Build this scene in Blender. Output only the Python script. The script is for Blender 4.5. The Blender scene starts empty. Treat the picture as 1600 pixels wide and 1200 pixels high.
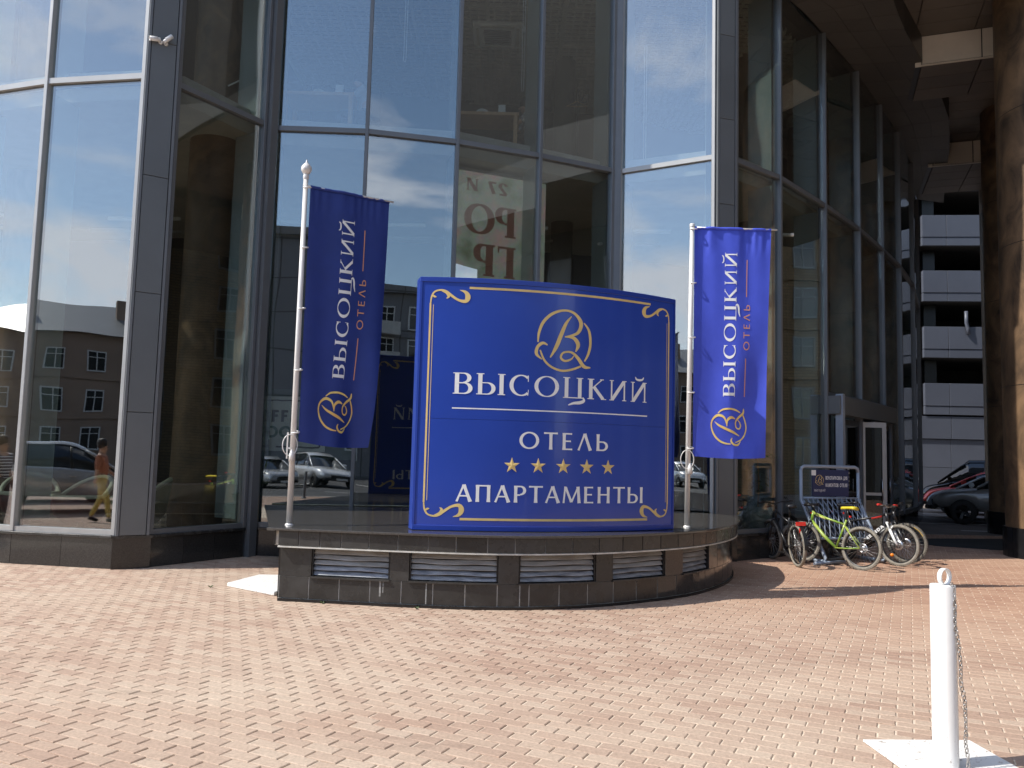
import bpy, math, random
from mathutils import Vector, Matrix
R = math.radians
rnd = random.Random(7)
sc = bpy.context.scene
# ---------------------------------------------------------------- camera
cam = bpy.data.cameras.new('camera'); co = bpy.data.objects.new('camera', cam)
sc.collection.objects.link(co); sc.camera = co
co.location = (0, 0, 1.65)
co.rotation_euler = (Matrix.Rotation(R(90 + 4.95), 4, 'X') @ Matrix.Rotation(R(1.5), 4, 'Z')).to_euler()
cam.sensor_width = 36; cam.lens = 36 * 1285 / 1600; cam.clip_end = 2000; cam.clip_start = .05
# ---------------------------------------------------------------- sky and sun
SUN_EL = 47.0; SX, SY = .962, .272                 # ground direction in which shadows fall
w = bpy.data.worlds.new('World'); sc.world = w; w.use_nodes = True
nt = w.node_tree; N = nt.nodes; L = nt.links
for n in list(N): N.remove(n)
out = N.new('ShaderNodeOutputWorld'); bg = N.new('ShaderNodeBackground'); bg.inputs[1].default_value = .15
sky = N.new('ShaderNodeTexSky'); sky.sky_type = 'NISHITA'; sky.sun_disc = False
sky.sun_elevation = R(SUN_EL); sky.sun_rotation = math.atan2(-SX, -SY); sky.dust_density = .5; sky.air_density = 1.0; sky.ozone_density = 1.6
tc = N.new('ShaderNodeTexCoord'); sp = N.new('ShaderNodeSeparateXYZ'); L.new(tc.outputs['Generated'], sp.inputs[0])
mz = N.new('ShaderNodeMath'); mz.operation = 'MAXIMUM'; L.new(sp.outputs[2], mz.inputs[0]); mz.inputs[1].default_value = 0
az = N.new('ShaderNodeMath'); az.operation = 'ADD'; L.new(mz.outputs[0], az.inputs[0]); az.inputs[1].default_value = .22
cv = N.new('ShaderNodeCombineXYZ')
for i in (0, 1):
    d = N.new('ShaderNodeMath'); d.operation = 'DIVIDE'; L.new(sp.outputs[i], d.inputs[0]); L.new(az.outputs[0], d.inputs[1]); L.new(d.outputs[0], cv.inputs[i])
nz = N.new('ShaderNodeTexNoise'); nz.inputs['Scale'].default_value = 1.5; nz.inputs['Detail'].default_value = 9
nz.inputs['Roughness'].default_value = .55; nz.inputs['Distortion'].default_value = .35; L.new(cv.outputs[0], nz.inputs['Vector'])
cr = N.new('ShaderNodeValToRGB'); cr.color_ramp.elements[0].position = .50; cr.color_ramp.elements[1].position = .63
cr.color_ramp.elements[1].color = (.85, .85, .85, 1); L.new(nz.outputs[0], cr.inputs[0])
mx = N.new('ShaderNodeMix'); mx.data_type = 'RGBA'; L.new(cr.outputs[0], mx.inputs[0]); L.new(sky.outputs[0], mx.inputs[6])
mx.inputs[7].default_value = (7.2, 7.3, 7.9, 1); L.new(mx.outputs[2], bg.inputs[0]); L.new(bg.outputs[0], out.inputs[0])
sl = bpy.data.lights.new('sun', 'SUN'); sl.energy = 3.5; sl.angle = R(.53); sl.color = (1, .95, .87)
so = bpy.data.objects.new('sun', sl); sc.collection.objects.link(so)
ce = math.cos(R(SUN_EL)); so.rotation_euler = Vector((SX * ce, SY * ce, -math.sin(R(SUN_EL)))).to_track_quat('-Z', 'Y').to_euler()
so.location = (-20, -6, 30)
sc.view_settings.view_transform = 'Standard'; sc.view_settings.look = 'None'
sc.view_settings.exposure = .70; sc.view_settings.gamma = 1
sc.render.engine = 'CYCLES'; cy = sc.cycles
cy.use_denoising = True; cy.max_bounces = 10; cy.transparent_max_bounces = 16; cy.glossy_bounces = 5; cy.diffuse_bounces = 4
cy.caustics_reflective = True; cy.caustics_refractive = False; cy.blur_glossy = .35; cy.sample_clamp_indirect = 6
try: cy.denoiser = 'OPENIMAGEDENOISE'; cy.denoising_prefilter = 'ACCURATE'
except Exception: pass

# ---------------------------------------------------------------- helpers
COL = sc.collection
def nobj(name, data, parent=None, loc=None):
    o = bpy.data.objects.new(name, data); COL.objects.link(o)
    if parent: o.parent = parent
    if loc is not None: o.location = loc
    return o
def tag(o, label=None, cat=None, group=None, kind=None):
    if label: o['label'] = label
    if cat: o['category'] = cat
    if group: o['group'] = group
    if kind: o['kind'] = kind
    return o
def thing(name, label, cat, loc=(0, 0, 0), rz=0, group=None):
    o = nobj(name, None, None, loc); o.rotation_euler = (0, 0, rz); o.empty_display_size = .3
    return tag(o, label, cat, group)
class MB:
    def __init__(s): s.v = []; s.f = []; s.m = []; s.mi = 0; s.sm = []; s.smooth = False
    def face(s, *ix): s.f.append(tuple(ix)); s.m.append(s.mi); s.sm.append(s.smooth)
    def pts(s, P): b = len(s.v); s.v += [tuple(p) for p in P]; return b
    def hexa(s, P):      # 8 points bottom 4, top 4
        b = s.pts(P)
        for q in ((3, 2, 1, 0), (4, 5, 6, 7), (0, 1, 5, 4), (1, 2, 6, 5), (2, 3, 7, 6), (3, 0, 4, 7)): s.face(*[b + i for i in q])
        return s
    def box(s, x0, x1, y0, y1, z0, z1):
        return s.hexa([(x0, y0, z0), (x1, y0, z0), (x1, y1, z0), (x0, y1, z0), (x0, y0, z1), (x1, y0, z1), (x1, y1, z1), (x0, y1, z1)])
    def obox(s, c, ux, hx, hy, z0, z1):     # oriented box, ux = 2D unit direction
        ux = Vector(ux).normalized(); uy = Vector((-ux.y, ux.x)); c = Vector(c)
        P = [c - ux * hx - uy * hy, c + ux * hx - uy * hy, c + ux * hx + uy * hy, c - ux * hx + uy * hy]
        return s.hexa([(p.x, p.y, z0) for p in P] + [(p.x, p.y, z1) for p in P])
    def prism(s, poly, z0, z1):
        n = len(poly); b = s.pts([(p[0], p[1], z0) for p in poly] + [(p[0], p[1], z1) for p in poly])
        s.face(*[b + i for i in range(n)][::-1]); s.face(*[b + n + i for i in range(n)])
        for i in range(n): j = (i + 1) % n; s.face(b + i, b + j, b + n + j, b + n + i)
        return s
    def tube(s, P, r, n=8, cap=True, closed=False):
        P = [Vector(p) for p in P]; k = len(P); rr = r if isinstance(r, (list, tuple)) else [r] * k
        prev = None; rings = []; old = s.smooth; s.smooth = True
        for i in range(k):
            if closed: t = (P[(i + 1) % k] - P[i - 1])
            else: t = (P[min(i + 1, k - 1)] - P[max(i - 1, 0)])
            t = t.normalized() if t.length > 1e-9 else Vector((0, 0, 1))
            if prev is None:
                a = Vector((0, 0, 1)) if abs(t.z) < .9 else Vector((1, 0, 0)); u = t.cross(a).normalized()
            else:
                u = prev - t * prev.dot(t); u = u.normalized() if u.length > 1e-6 else t.orthogonal().normalized()
            prev = u; v = t.cross(u)
            rings.append(s.pts([P[i] + (u * math.cos(2 * math.pi * q / n) + v * math.sin(2 * math.pi * q / n)) * rr[i] for q in range(n)]))
        m = k if closed else k - 1
        for i in range(m):
            a, b = rings[i], rings[(i + 1) % k]
            for q in range(n): q2 = (q + 1) % n; s.face(a + q, a + q2, b + q2, b + q)
        s.smooth = old
        if cap and not closed:
            s.face(*[rings[0] + q for q in range(n)][::-1]); s.face(*[rings[-1] + q for q in range(n)])
        return s
    def lathe(s, prof, n=24, c=(0, 0, 0), axis='z', cap=False):
        rings = []; old = s.smooth; s.smooth = True
        for (r, z) in prof:
            ring = []
            for q in range(n):
                a = 2 * math.pi * q / n; x, y = r * math.cos(a), r * math.sin(a)
                ring.append((c[0] + x, c[1] + y, c[2] + z) if axis == 'z' else (c[0] + x, c[1] + z, c[2] + y) if axis == 'y' else (c[0] + z, c[1] + x, c[2] + y))
            rings.append(s.pts(ring))
        for a, b in zip(rings, rings[1:]):
            for q in range(n): q2 = (q + 1) % n; s.face(a + q, a + q2, b + q2, b + q)
        s.smooth = old
        if cap: s.face(*[rings[0] + q for q in range(n)][::-1]); s.face(*[rings[-1] + q for q in range(n)])
        return s
    def mesh(s, name, mats):
        me = bpy.data.meshes.new(name); me.from_pydata(s.v, [], s.f); me.update()
        if not isinstance(mats, (list, tuple)): mats = [mats]
        for m in mats: me.materials.append(m)
        me.polygons.foreach_set('material_index', [min(i, len(mats) - 1) for i in s.m])
        me.polygons.foreach_set('use_smooth', s.sm)
        return me
    def build(s, name, mats, parent=None, label=None, kind=None, off=None):
        if off is not None: s.v = [(x - off[0], y - off[1], z - off[2]) for x, y, z in s.v]
        o = nobj(name, s.mesh(name, mats), parent)
        if label: o['label'] = label
        if kind: o['kind'] = kind
        return o
def fixn(o):
    import bmesh
    b = bmesh.new(); b.from_mesh(o.data); bmesh.ops.recalc_face_normals(b, faces=b.faces); b.to_mesh(o.data); b.free(); return o
def bevel(o, wd=.004, seg=1, ang=35):
    m = o.modifiers.new('bevel', 'BEVEL'); m.width = wd; m.segments = seg; m.limit_method = 'ANGLE'; m.angle_limit = R(ang); return o
def copy_tree(o, parent=None):
    c = o.copy(); COL.objects.link(c)
    if parent: c.parent = parent
    for ch in [x for x in bpy.data.objects if x.parent == o]: copy_tree(ch, c)
    return c
def catmull(P, k=8):
    out = []; Q = [P[0]] + list(P) + [P[-1]]
    for i in range(1, len(Q) - 2):
        for j in range(k):
            t = j / k; o = []
            for d in range(len(P[0])):
                a, b, c, e = Q[i - 1][d], Q[i][d], Q[i + 1][d], Q[i + 2][d]
                o.append(.5 * (2 * b + (c - a) * t + (2 * a - 5 * b + 4 * c - e) * t * t + (3 * b - 3 * c + e - a) * t ** 3))
            out.append(tuple(o))
    out.append(tuple(P[-1])); return out

# ---------------------------------------------------------------- materials
def mat(name, col, rough=.5, metal=0, var=0., vs=3., bump=0., bs=40., col2=None, spec=.5, obj=False, rand=0., coat=0., coords='Object', rvar=0., dist=0., stretch=None):
    m = bpy.data.materials.new(name); m.use_nodes = True; n = m.node_tree.nodes; l = m.node_tree.links
    p = n['Principled BSDF']; p.inputs['Base Color'].default_value = (*col, 1); p.inputs['Roughness'].default_value = rough
    p.inputs['Metallic'].default_value = metal; p.inputs['Specular IOR Level'].default_value = spec; p.inputs['Coat Weight'].default_value = coat
    p.inputs['Coat Roughness'].default_value = .05
    if var or col2 or bump or rvar:
        g = n.new('ShaderNodeNewGeometry'); mp = n.new('ShaderNodeMapping'); l.new(g.outputs['Position'], mp.inputs[0])
        if stretch: mp.inputs['Scale'].default_value = stretch
        t = n.new('ShaderNodeTexNoise'); t.inputs['Scale'].default_value = vs; t.inputs['Detail'].default_value = 7; t.inputs['Roughness'].default_value = .62
        t.inputs['Distortion'].default_value = dist
        l.new(mp.outputs[0], t.inputs['Vector'])
        if var or col2:
            r = n.new('ShaderNodeValToRGB'); r.color_ramp.elements[0].position = .33; r.color_ramp.elements[1].position = .68
            c2 = col2 or tuple(c * (1 + var) for c in col); c1 = col if col2 else tuple(c * (1 - var) for c in col)
            r.color_ramp.elements[0].color = (*c1, 1); r.color_ramp.elements[1].color = (*c2, 1)
            l.new(t.outputs[0], r.inputs[0]); src = r.outputs[0]
            if rand:
                oi = n.new('ShaderNodeObjectInfo'); mr = n.new('ShaderNodeMapRange'); l.new(oi.outputs['Random'], mr.inputs[0])
                mr.inputs[3].default_value = 1 - rand; mr.inputs[4].default_value = 1 + rand
                vm = n.new('ShaderNodeVectorMath'); vm.operation = 'SCALE'; l.new(src, vm.inputs[0]); l.new(mr.outputs[0], vm.inputs['Scale']); src = vm.outputs[0]
            l.new(src, p.inputs['Base Color'])
        if rvar:
            mr = n.new('ShaderNodeMapRange'); l.new(t.outputs[0], mr.inputs[0]); mr.inputs[1].default_value = .3; mr.inputs[2].default_value = .7
            mr.inputs[3].default_value = max(0, rough - rvar); mr.inputs[4].default_value = rough + rvar; l.new(mr.outputs[0], p.inputs['Roughness'])
        if bump:
            t2 = n.new('ShaderNodeTexNoise'); t2.inputs['Scale'].default_value = bs; t2.inputs['Detail'].default_value = 5; l.new(mp.outputs[0], t2.inputs['Vector'])
            b = n.new('ShaderNodeBump'); b.inputs['Strength'].default_value = bump; b.inputs['Distance'].default_value = .01; l.new(t2.outputs[0], b.inputs['Height']); l.new(b.outputs[0], p.inputs['Normal'])
    return m
def emit(m, col, s):
    p = m.node_tree.nodes['Principled BSDF']; p.inputs['Emission Color'].default_value = (*col, 1); p.inputs['Emission Strength'].default_value = s; return m
def glassmat(name, tint=(.72, .80, .78), f0=.13, wave=.012, rough=0., pw=4.5, ws=.55):
    m = bpy.data.materials.new(name); m.use_nodes = True; n = m.node_tree.nodes; l = m.node_tree.links
    n.remove(n['Principled BSDF']); o = n['Material Output']
    tr = n.new('ShaderNodeBsdfTransparent'); tr.inputs[0].default_value = (*tint, 1)
    gl = n.new('ShaderNodeBsdfGlossy'); gl.inputs['Roughness'].default_value = rough; gl.inputs[0].default_value = (.97, .99, 1, 1)
    lw = n.new('ShaderNodeLayerWeight'); lw.inputs[0].default_value = .5
    pwn = n.new('ShaderNodeMath'); pwn.operation = 'POWER'; l.new(lw.outputs['Facing'], pwn.inputs[0]); pwn.inputs[1].default_value = pw
    mr = n.new('ShaderNodeMapRange'); l.new(pwn.outputs[0], mr.inputs[0]); mr.inputs[3].default_value = f0; mr.inputs[4].default_value = 1
    ms = n.new('ShaderNodeMixShader'); l.new(mr.outputs[0], ms.inputs[0]); l.new(tr.outputs[0], ms.inputs[1]); l.new(gl.outputs[0], ms.inputs[2]); l.new(ms.outputs[0], o.inputs[0])
    if wave:
        g = n.new('ShaderNodeNewGeometry'); t = n.new('ShaderNodeTexNoise'); t.inputs['Scale'].default_value = ws; t.inputs['Detail'].default_value = 1; l.new(g.outputs['Position'], t.inputs[0])
        b = n.new('ShaderNodeBump'); b.inputs['Strength'].default_value = 1; b.inputs['Distance'].default_value = wave; l.new(t.outputs[0], b.inputs['Height']); l.new(b.outputs[0], gl.inputs['Normal'])
    return m
M = {}
M['frame'] = mat('grey powder coated aluminium', (.16, .17, .18), .45, .25, var=.06, vs=2)
M['frame_light'] = mat('light aluminium frame', (.40, .40, .39), .4, .3, var=.06)
M['clad'] = mat('dark grey cladding', (.135, .145, .15), .42, .2, var=.08, vs=.8, rand=.06)
M['glass'] = glassmat('facade glass', tint=(.80, .835, .82), f0=.20, wave=.008)
M['dglass'] = glassmat('dark door glass', tint=(.35, .37, .37), f0=.05, wave=.004)
M['fin'] = glassmat('glass fin', tint=(.66, .76, .74), f0=.20, wave=0, rough=.35, pw=3)
M['fin_s'] = mat('fin teal', (.42, .50, .50), .15, 0, var=.1, vs=.7, spec=1)
_p = M['fin_s'].node_tree.nodes['Principled BSDF']; _p.inputs['Alpha'].default_value = .55
M['rust'] = mat('rust brown stained cladding', (.055, .038, .026), .5, .2, col2=(.27, .165, .09), vs=1.8, bump=.15, bs=20, dist=.8, stretch=(1, 1, .7))
M['colin'] = mat('dim beige column', (.10, .085, .065), .6, var=.2, vs=1)
M['granite'] = mat('dark polished granite', (.022, .021, .020), .12, 0, col2=(.05, .048, .045), vs=60, rand=.25, rvar=.06)
M['granite_m'] = mat('dark grey porcelain tile', (.022, .022, .0215), .28, 0, col2=(.048, .046, .043), vs=4, rand=.22, rvar=.12, bump=.04, bs=60)
M['grout'] = mat('grout', (.55, .53, .48), .9, var=.2, vs=9)
M['black'] = mat('black granite base', (.012, .012, .013), .25, var=.2)
M['louvre'] = mat('dusty light metal louvre', (.26, .245, .22), .5, .1, col2=(.48, .475, .46), vs=5, bump=.2, bs=25, stretch=(.5, .5, 3))
M['louvre2'] = mat('grey weathered louvre', (.14, .155, .18), .5, .2, col2=(.44, .45, .47), vs=9, bump=.2, bs=25, stretch=(.6, .6, 4))
M['white'] = mat('white gloss paint', (.80, .79, .76), .35, var=.03, vs=6, bump=.05, bs=12)
M['whitem'] = mat('white painted steel pole', (.72, .70, .67), .3, .1, var=.05, vs=4)
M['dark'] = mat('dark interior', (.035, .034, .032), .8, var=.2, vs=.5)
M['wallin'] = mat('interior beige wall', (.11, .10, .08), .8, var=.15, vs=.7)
M['ceil'] = mat('ceiling grille', (.46, .43, .36), .7, var=.08)
M['ceil_d'] = mat('ceiling void', (.05, .048, .044), .9, var=.1)
M['slab'] = mat('pale slab edge', (.50, .49, .46), .6, var=.08)
M['floor'] = mat('interior stone floor', (.20, .17, .15), .25, var=.15, vs=1.2)
M['soffit'] = mat('brown soffit panel', (.13, .11, .092), .5, .1, var=.12, vs=.9, rand=.10)
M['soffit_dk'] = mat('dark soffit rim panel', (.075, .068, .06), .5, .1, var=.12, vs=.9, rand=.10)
M['beam'] = mat('beige beam panel', (.74, .67, .56), .5, 0, var=.08, vs=1.4, rand=.05)
M['gar'] = mat('grey garage cladding', (.092, .102, .132), .45, .1, var=.06, vs=.6, rand=.05)
M['void'] = mat('dark void', (.05, .048, .045), .9, var=.1)
M['asph'] = mat('asphalt', (.048, .048, .050), .85, col2=(.085, .083, .082), vs=.6, bump=.4, bs=120)
M['line'] = mat('road paint', (.62, .61, .58), .7, var=.15, vs=8)
M['blue'] = mat('glossy ultramarine vinyl', (.022, .060, .36), .22, 0, var=.05, vs=1.2, coat=.3)
M['blue_trim'] = mat('blue painted trim', (.018, .048, .30), .3, 0, var=.05)
M['gold'] = mat('gold vinyl', (.72, .53, .20), .4, .0, var=.10, vs=5)
M['letter'] = mat('white vinyl lettering', (.82, .82, .80), .4, var=.02)
M['copper'] = mat('copper print', (.66, .30, .16), .6, var=.05)
M['goldp'] = mat('gold gradient print', (.80, .45, .12), .6, col2=(.85, .70, .22), vs=5)
M['wood'] = mat('oak wood', (.55, .33, .16), .45, var=.2, vs=7, stretch=(8, 1, 1))
M['leaf'] = mat('green leaf', (.045, .085, .025), .5, col2=(.08, .13, .035), vs=9)
M['rub'] = mat('tyre rubber', (.030, .029, .027), .8, col2=(.10, .092, .078), vs=14, bump=.3, bs=90)
M['chrome'] = mat('brushed alloy', (.55, .55, .55), .28, 1, var=.08)
M['steel'] = mat('galvanised chain steel', (.42, .40, .38), .38, .9, var=.2, vs=30)
M['bblack'] = mat('satin black metal', (.016, .016, .017), .35, .2, var=.1)
M['rackgrey'] = mat('grey blue painted tube', (.29, .34, .41), .35, .1, var=.06, vs=5)
M['brick'] = mat('yellow brick', (.40, .29, .16), .85, var=.15, vs=1)
M['stucco'] = mat('brown stucco', (.30, .21, .155), .85, var=.12, vs=.4)
M['concrete'] = mat('grey concrete', (.20, .20, .21), .85, var=.15, vs=.3)
M['roofm'] = mat('grey metal roof', (.20, .20, .20), .45, .3, var=.1)
M['wglass'] = mat('window glass dark', (.02, .022, .025), .06, 0, var=.1)
M['wframe'] = mat('white window frame', (.62, .62, .60), .5, var=.04)

# brick bond helper for far wall surfaces
def add_brick(m, sx, sy, mortar, colm, c1, c2, axis='xz', rot=0., off=.5):
    n = m.node_tree.nodes; l = m.node_tree.links; p = n['Principled BSDF']
    g = n.new('ShaderNodeNewGeometry'); s = n.new('ShaderNodeSeparateXYZ'); l.new(g.outputs['Position'], s.inputs[0]); c = n.new('ShaderNodeCombineXYZ')
    ix = {'x': 0, 'y': 1, 'z': 2}; l.new(s.outputs[ix[axis[0]]], c.inputs[0]); l.new(s.outputs[ix[axis[1]]], c.inputs[1])
    mp = n.new('ShaderNodeMapping'); mp.inputs['Rotation'].default_value = (0, 0, rot); l.new(c.outputs[0], mp.inputs[0])
    b = n.new('ShaderNodeTexBrick'); l.new(mp.outputs[0], b.inputs['Vector']); b.inputs['Scale'].default_value = 1; b.inputs['Brick Width'].default_value = sx
    b.inputs['Row Height'].default_value = sy; b.inputs['Mortar Size'].default_value = mortar; b.offset = off
    b.inputs['Color1'].default_value = (*c1, 1); b.inputs['Color2'].default_value = (*c2, 1); b.inputs['Mortar'].default_value = (*colm, 1)
    l.new(b.outputs['Color'], p.inputs['Base Color']); return b
add_brick(M['brick'], .5, .16, .02, (.13, .10, .06), (.25, .18, .10), (.20, .14, .075), 'yz')
add_brick(M['concrete'], 3.0, 2.9, .05, (.07, .07, .07), (.21, .21, .22), (.17, .17, .18), 'xz', off=0)

# ---------------------------------------------------------------- paving
LD = Vector((-.90, .436)).normalized(); SD = Vector((.436, .90)).normalized()
pv = mat('clinker paver', (.40, .27, .20), .85)
def paver_nodes(m, attr):
    n = m.node_tree.nodes; l = m.node_tree.links; p = n['Principled BSDF']
    g = n.new('ShaderNodeNewGeometry')
    t1 = n.new('ShaderNodeTexNoise'); t1.inputs['Scale'].default_value = .42; t1.inputs['Detail'].default_value = 6; t1.inputs['Distortion'].default_value = .6
    mp = n.new('ShaderNodeMapping'); mp.inputs['Rotation'].default_value = (0, 0, .35); mp.inputs['Scale'].default_value = (.6, 1.5, 1); l.new(g.outputs['Position'], mp.inputs[0]); l.new(mp.outputs[0], t1.inputs['Vector'])
    t2 = n.new('ShaderNodeTexNoise'); t2.inputs['Scale'].default_value = 48; t2.inputs['Detail'].default_value = 8; t2.inputs['Roughness'].default_value = .7; l.new(g.outputs['Position'], t2.inputs['Vector'])
    if attr:
        a = n.new('ShaderNodeAttribute'); a.attribute_name = 'tint'; f = a.outputs['Fac']
    else:
        a = n.new('ShaderNodeObjectInfo'); f = a.outputs['Random']
    r = n.new('ShaderNodeValToRGB'); e = r.color_ramp.elements; e[0].position = 0; e[0].color = (.335, .222, .163, 1); e[1].position = 1; e[1].color = (.43, .325, .245, 1)
    k = e.new(.5); k.color = (.385, .27, .198, 1); l.new(f, r.inputs[0])
    d = n.new('ShaderNodeMix'); d.data_type = 'RGBA'; d.blend_type = 'MIX'; r1 = n.new('ShaderNodeMapRange'); l.new(t1.outputs[0], r1.inputs[0]); r1.inputs[1].default_value = .42; r1.inputs[2].default_value = .72; r1.inputs[4].default_value = .62
    l.new(r1.outputs[0], d.inputs[0]); l.new(r.outputs[0], d.inputs[6]); d.inputs[7].default_value = (.50, .405, .31, 1)
    e2 = n.new('ShaderNodeMix'); e2.data_type = 'RGBA'; e2.blend_type = 'MULTIPLY'; e2.inputs[0].default_value = 1
    r2 = n.new('ShaderNodeMapRange'); l.new(t2.outputs[0], r2.inputs[0]); r2.inputs[1].default_value = .25; r2.inputs[2].default_value = .75; r2.inputs[3].default_value = .68; r2.inputs[4].default_value = 1.25
    l.new(d.outputs[2], e2.inputs[6]); l.new(r2.outputs[0], e2.inputs[7])
    # dark tyre scuffs and stains
    t3 = n.new('ShaderNodeTexNoise'); t3.inputs['Scale'].default_value = 1.1; t3.inputs['Detail'].default_value = 8; t3.inputs['Roughness'].default_value = .7; m3 = n.new('ShaderNodeMapping'); m3.inputs['Scale'].default_value = (.5, 2.6, 1); m3.inputs['Rotation'].default_value = (0, 0, .25); l.new(g.outputs['Position'], m3.inputs[0]); l.new(m3.outputs[0], t3.inputs['Vector'])
    r3 = n.new('ShaderNodeMapRange'); l.new(t3.outputs[0], r3.inputs[0]); r3.inputs[1].default_value = .58; r3.inputs[2].default_value = .74; r3.inputs[3].default_value = 1; r3.inputs[4].default_value = .72
    e3 = n.new('ShaderNodeMix'); e3.data_type = 'RGBA'; e3.blend_type = 'MULTIPLY'; e3.inputs[0].default_value = 1; l.new(e2.outputs[2], e3.inputs[6]); l.new(r3.outputs[0], e3.inputs[7])
    sx = n.new('ShaderNodeSeparateXYZ'); l.new(g.outputs['Position'], sx.inputs[0]); ad = n.new('ShaderNodeMath'); ad.operation = 'ADD'; l.new(sx.outputs[0], ad.inputs[0]); l.new(sx.outputs[1], ad.inputs[1])
    a2 = n.new('ShaderNodeMath'); a2.operation = 'MULTIPLY_ADD'; l.new(t1.outputs[0], a2.inputs[0]); a2.inputs[1].default_value = 9; l.new(ad.outputs[0], a2.inputs[2])
    rr = n.new('ShaderNodeMapRange'); l.new(a2.outputs[0], rr.inputs[0]); rr.inputs[1].default_value = 13; rr.inputs[2].default_value = 21; rr.inputs[3].default_value = 0; rr.inputs[4].default_value = .9
    e4 = n.new('ShaderNodeMix'); e4.data_type = 'RGBA'; e4.blend_type = 'MULTIPLY'; l.new(rr.outputs[0], e4.inputs[0]); l.new(e3.outputs[2], e4.inputs[6]); e4.inputs[7].default_value = (.94, .76, .68, 1)
    vo = n.new('ShaderNodeTexVoronoi'); vo.inputs['Scale'].default_value = 2.1; l.new(g.outputs['Position'], vo.inputs['Vector']); rv = n.new('ShaderNodeMapRange'); l.new(vo.outputs['Distance'], rv.inputs[0]); rv.inputs[1].default_value = .030; rv.inputs[2].default_value = .045; rv.inputs[3].default_value = .55; rv.inputs[4].default_value = 1
    e5 = n.new('ShaderNodeMix'); e5.data_type = 'RGBA'; e5.blend_type = 'MULTIPLY'; e5.inputs[0].default_value = 1; l.new(e4.outputs[2], e5.inputs[6]); l.new(rv.outputs[0], e5.inputs[7])
    l.new(e5.outputs[2], p.inputs['Base Color'])
    b = n.new('ShaderNodeBump'); b.inputs['Strength'].default_value = .5; b.inputs['Distance'].default_value = .003; l.new(t2.outputs[0], b.inputs['Height']); l.new(b.outputs[0], p.inputs['Normal'])
paver_nodes(pv, False); pva = mat('clinker paver field', (.40, .27, .20), .85); paver_nodes(pva, True)
sand = mat('joint sand', (.60, .50, .39), .95, var=.25, vs=30)
farp = mat('far paving', (.36, .25, .19), .85)
fb = add_brick(farp, .2, .1, .008, (.24, .18, .14), (.40, .27, .20), (.33, .22, .165), 'xy', rot=-math.atan2(.436, -.90))
plaza = MB(); plaza.prism([(-60, -3), (14, -3), (27, -3), (27, 20.3), (9, 20.3), (9, 45), (-60, 45)], -.3, -.0065)
plaza = tag(plaza.build('plaza_ground', [sand]), kind='structure')
px = MB()
PX0, PX1, PY0, PY1 = -9.5, 12.5, 2.6, 20.2
for poly in ([(-60, -3), (PX0, -3), (PX0, 45), (-60, 45)], [(PX0, -3), (27, -3), (27, PY0), (PX0, PY0)], [(PX1, PY0), (27, PY0), (27, 20.3), (PX1, 20.3)]):
    px.prism(poly, -.3, -.003)
tag(px.build('outer_paving', farp), kind='structure')
cand = []
def inside_building(x, y):
    # facade line lies behind; skip hidden pavers
    if x < -4.9: return y > 11.6 + max(0, (-5.3 - x)) * .35
    if x < -4: return y > 12.6
    if -2.3 < x < 3.0 and y > 9.9 + max(0, x) * .45: return True
    if x < 1.7: return y > 13.4
    if x < 3.8: return y > 14.0
    return y > 14.2 + (x - 3.8) * 1.22
a0 = -60
for i in range(-220, 220):
    for j in range(-80, 420):
        c = LD * ((i + (.5 if j % 2 else 0)) * .2045) + SD * (j * .1035)
        if PX0 < c.x < PX1 and PY0 < c.y < PY1 and not inside_building(c.x, c.y) and abs(c.x) < .72 * c.y + .8:
            cand.append((c.x * c.x * .5 + c.y * c.y, c.x, c.y))
cand.sort()
def paver_geo(L_=.0995, S_=.0485, h=0., tilt=(0, 0)):
    ch = .0055
    P = []
    for (sx, sy, z) in ((1, 1, -.02),) * 0: pass
    base = [(-L_, -S_, -.014), (L_, -S_, -.014), (L_, S_, -.014), (-L_, S_, -.014)]
    mid = [(-L_, -S_, h - .004), (L_, -S_, h - .004), (L_, S_, h - .004), (-L_, S_, h - .004)]
    top = [(-L_ + ch, -S_ + ch * .8, h), (L_ - ch, -S_ + ch * .8, h), (L_ - ch, S_ - ch * .8, h), (-L_ + ch, S_ - ch * .8, h)]
    top = [(x, y, z + tilt[0] * x + tilt[1] * y) for x, y, z in top]; mid = [(x, y, z + tilt[0] * x + tilt[1] * y) for x, y, z in mid]
    return base + mid + top, [(0, 1, 5, 4), (1, 2, 6, 5), (2, 3, 7, 6), (3, 0, 4, 7), (4, 5, 9, 8), (5, 6, 10, 9), (6, 7, 11, 10), (7, 4, 8, 11), (8, 9, 10, 11)]
pmesh = []
for k in range(10):
    P, Fc = paver_geo(.0975 + rnd.uniform(-.0012, .001), .0487 + rnd.uniform(-.0007, .0007), rnd.uniform(-.0015, .0012), (rnd.uniform(-.012, .012), rnd.uniform(-.02, .02)))
    me = bpy.data.meshes.new('paver'); me.from_pydata(P, [], Fc); me.materials.append(pv); pmesh.append(me)
ang = math.atan2(LD.y, LD.x)
view = [c for c in cand if abs(c[1]) < .625 * c[2] + .15 and c[2] > 3.9]
near = set(id(c) for c in view[:300])
for c in view[:300]:
    o = nobj('paver', rnd.choice(pmesh), plaza, (c[1] + rnd.uniform(-.001, .001), c[2] + rnd.uniform(-.0008, .0008), 0)); o.rotation_euler = (0, 0, ang + rnd.gauss(0, .006) + (math.pi if rnd.random() < .5 else 0))
V = []; Fs = []; T = []
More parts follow.
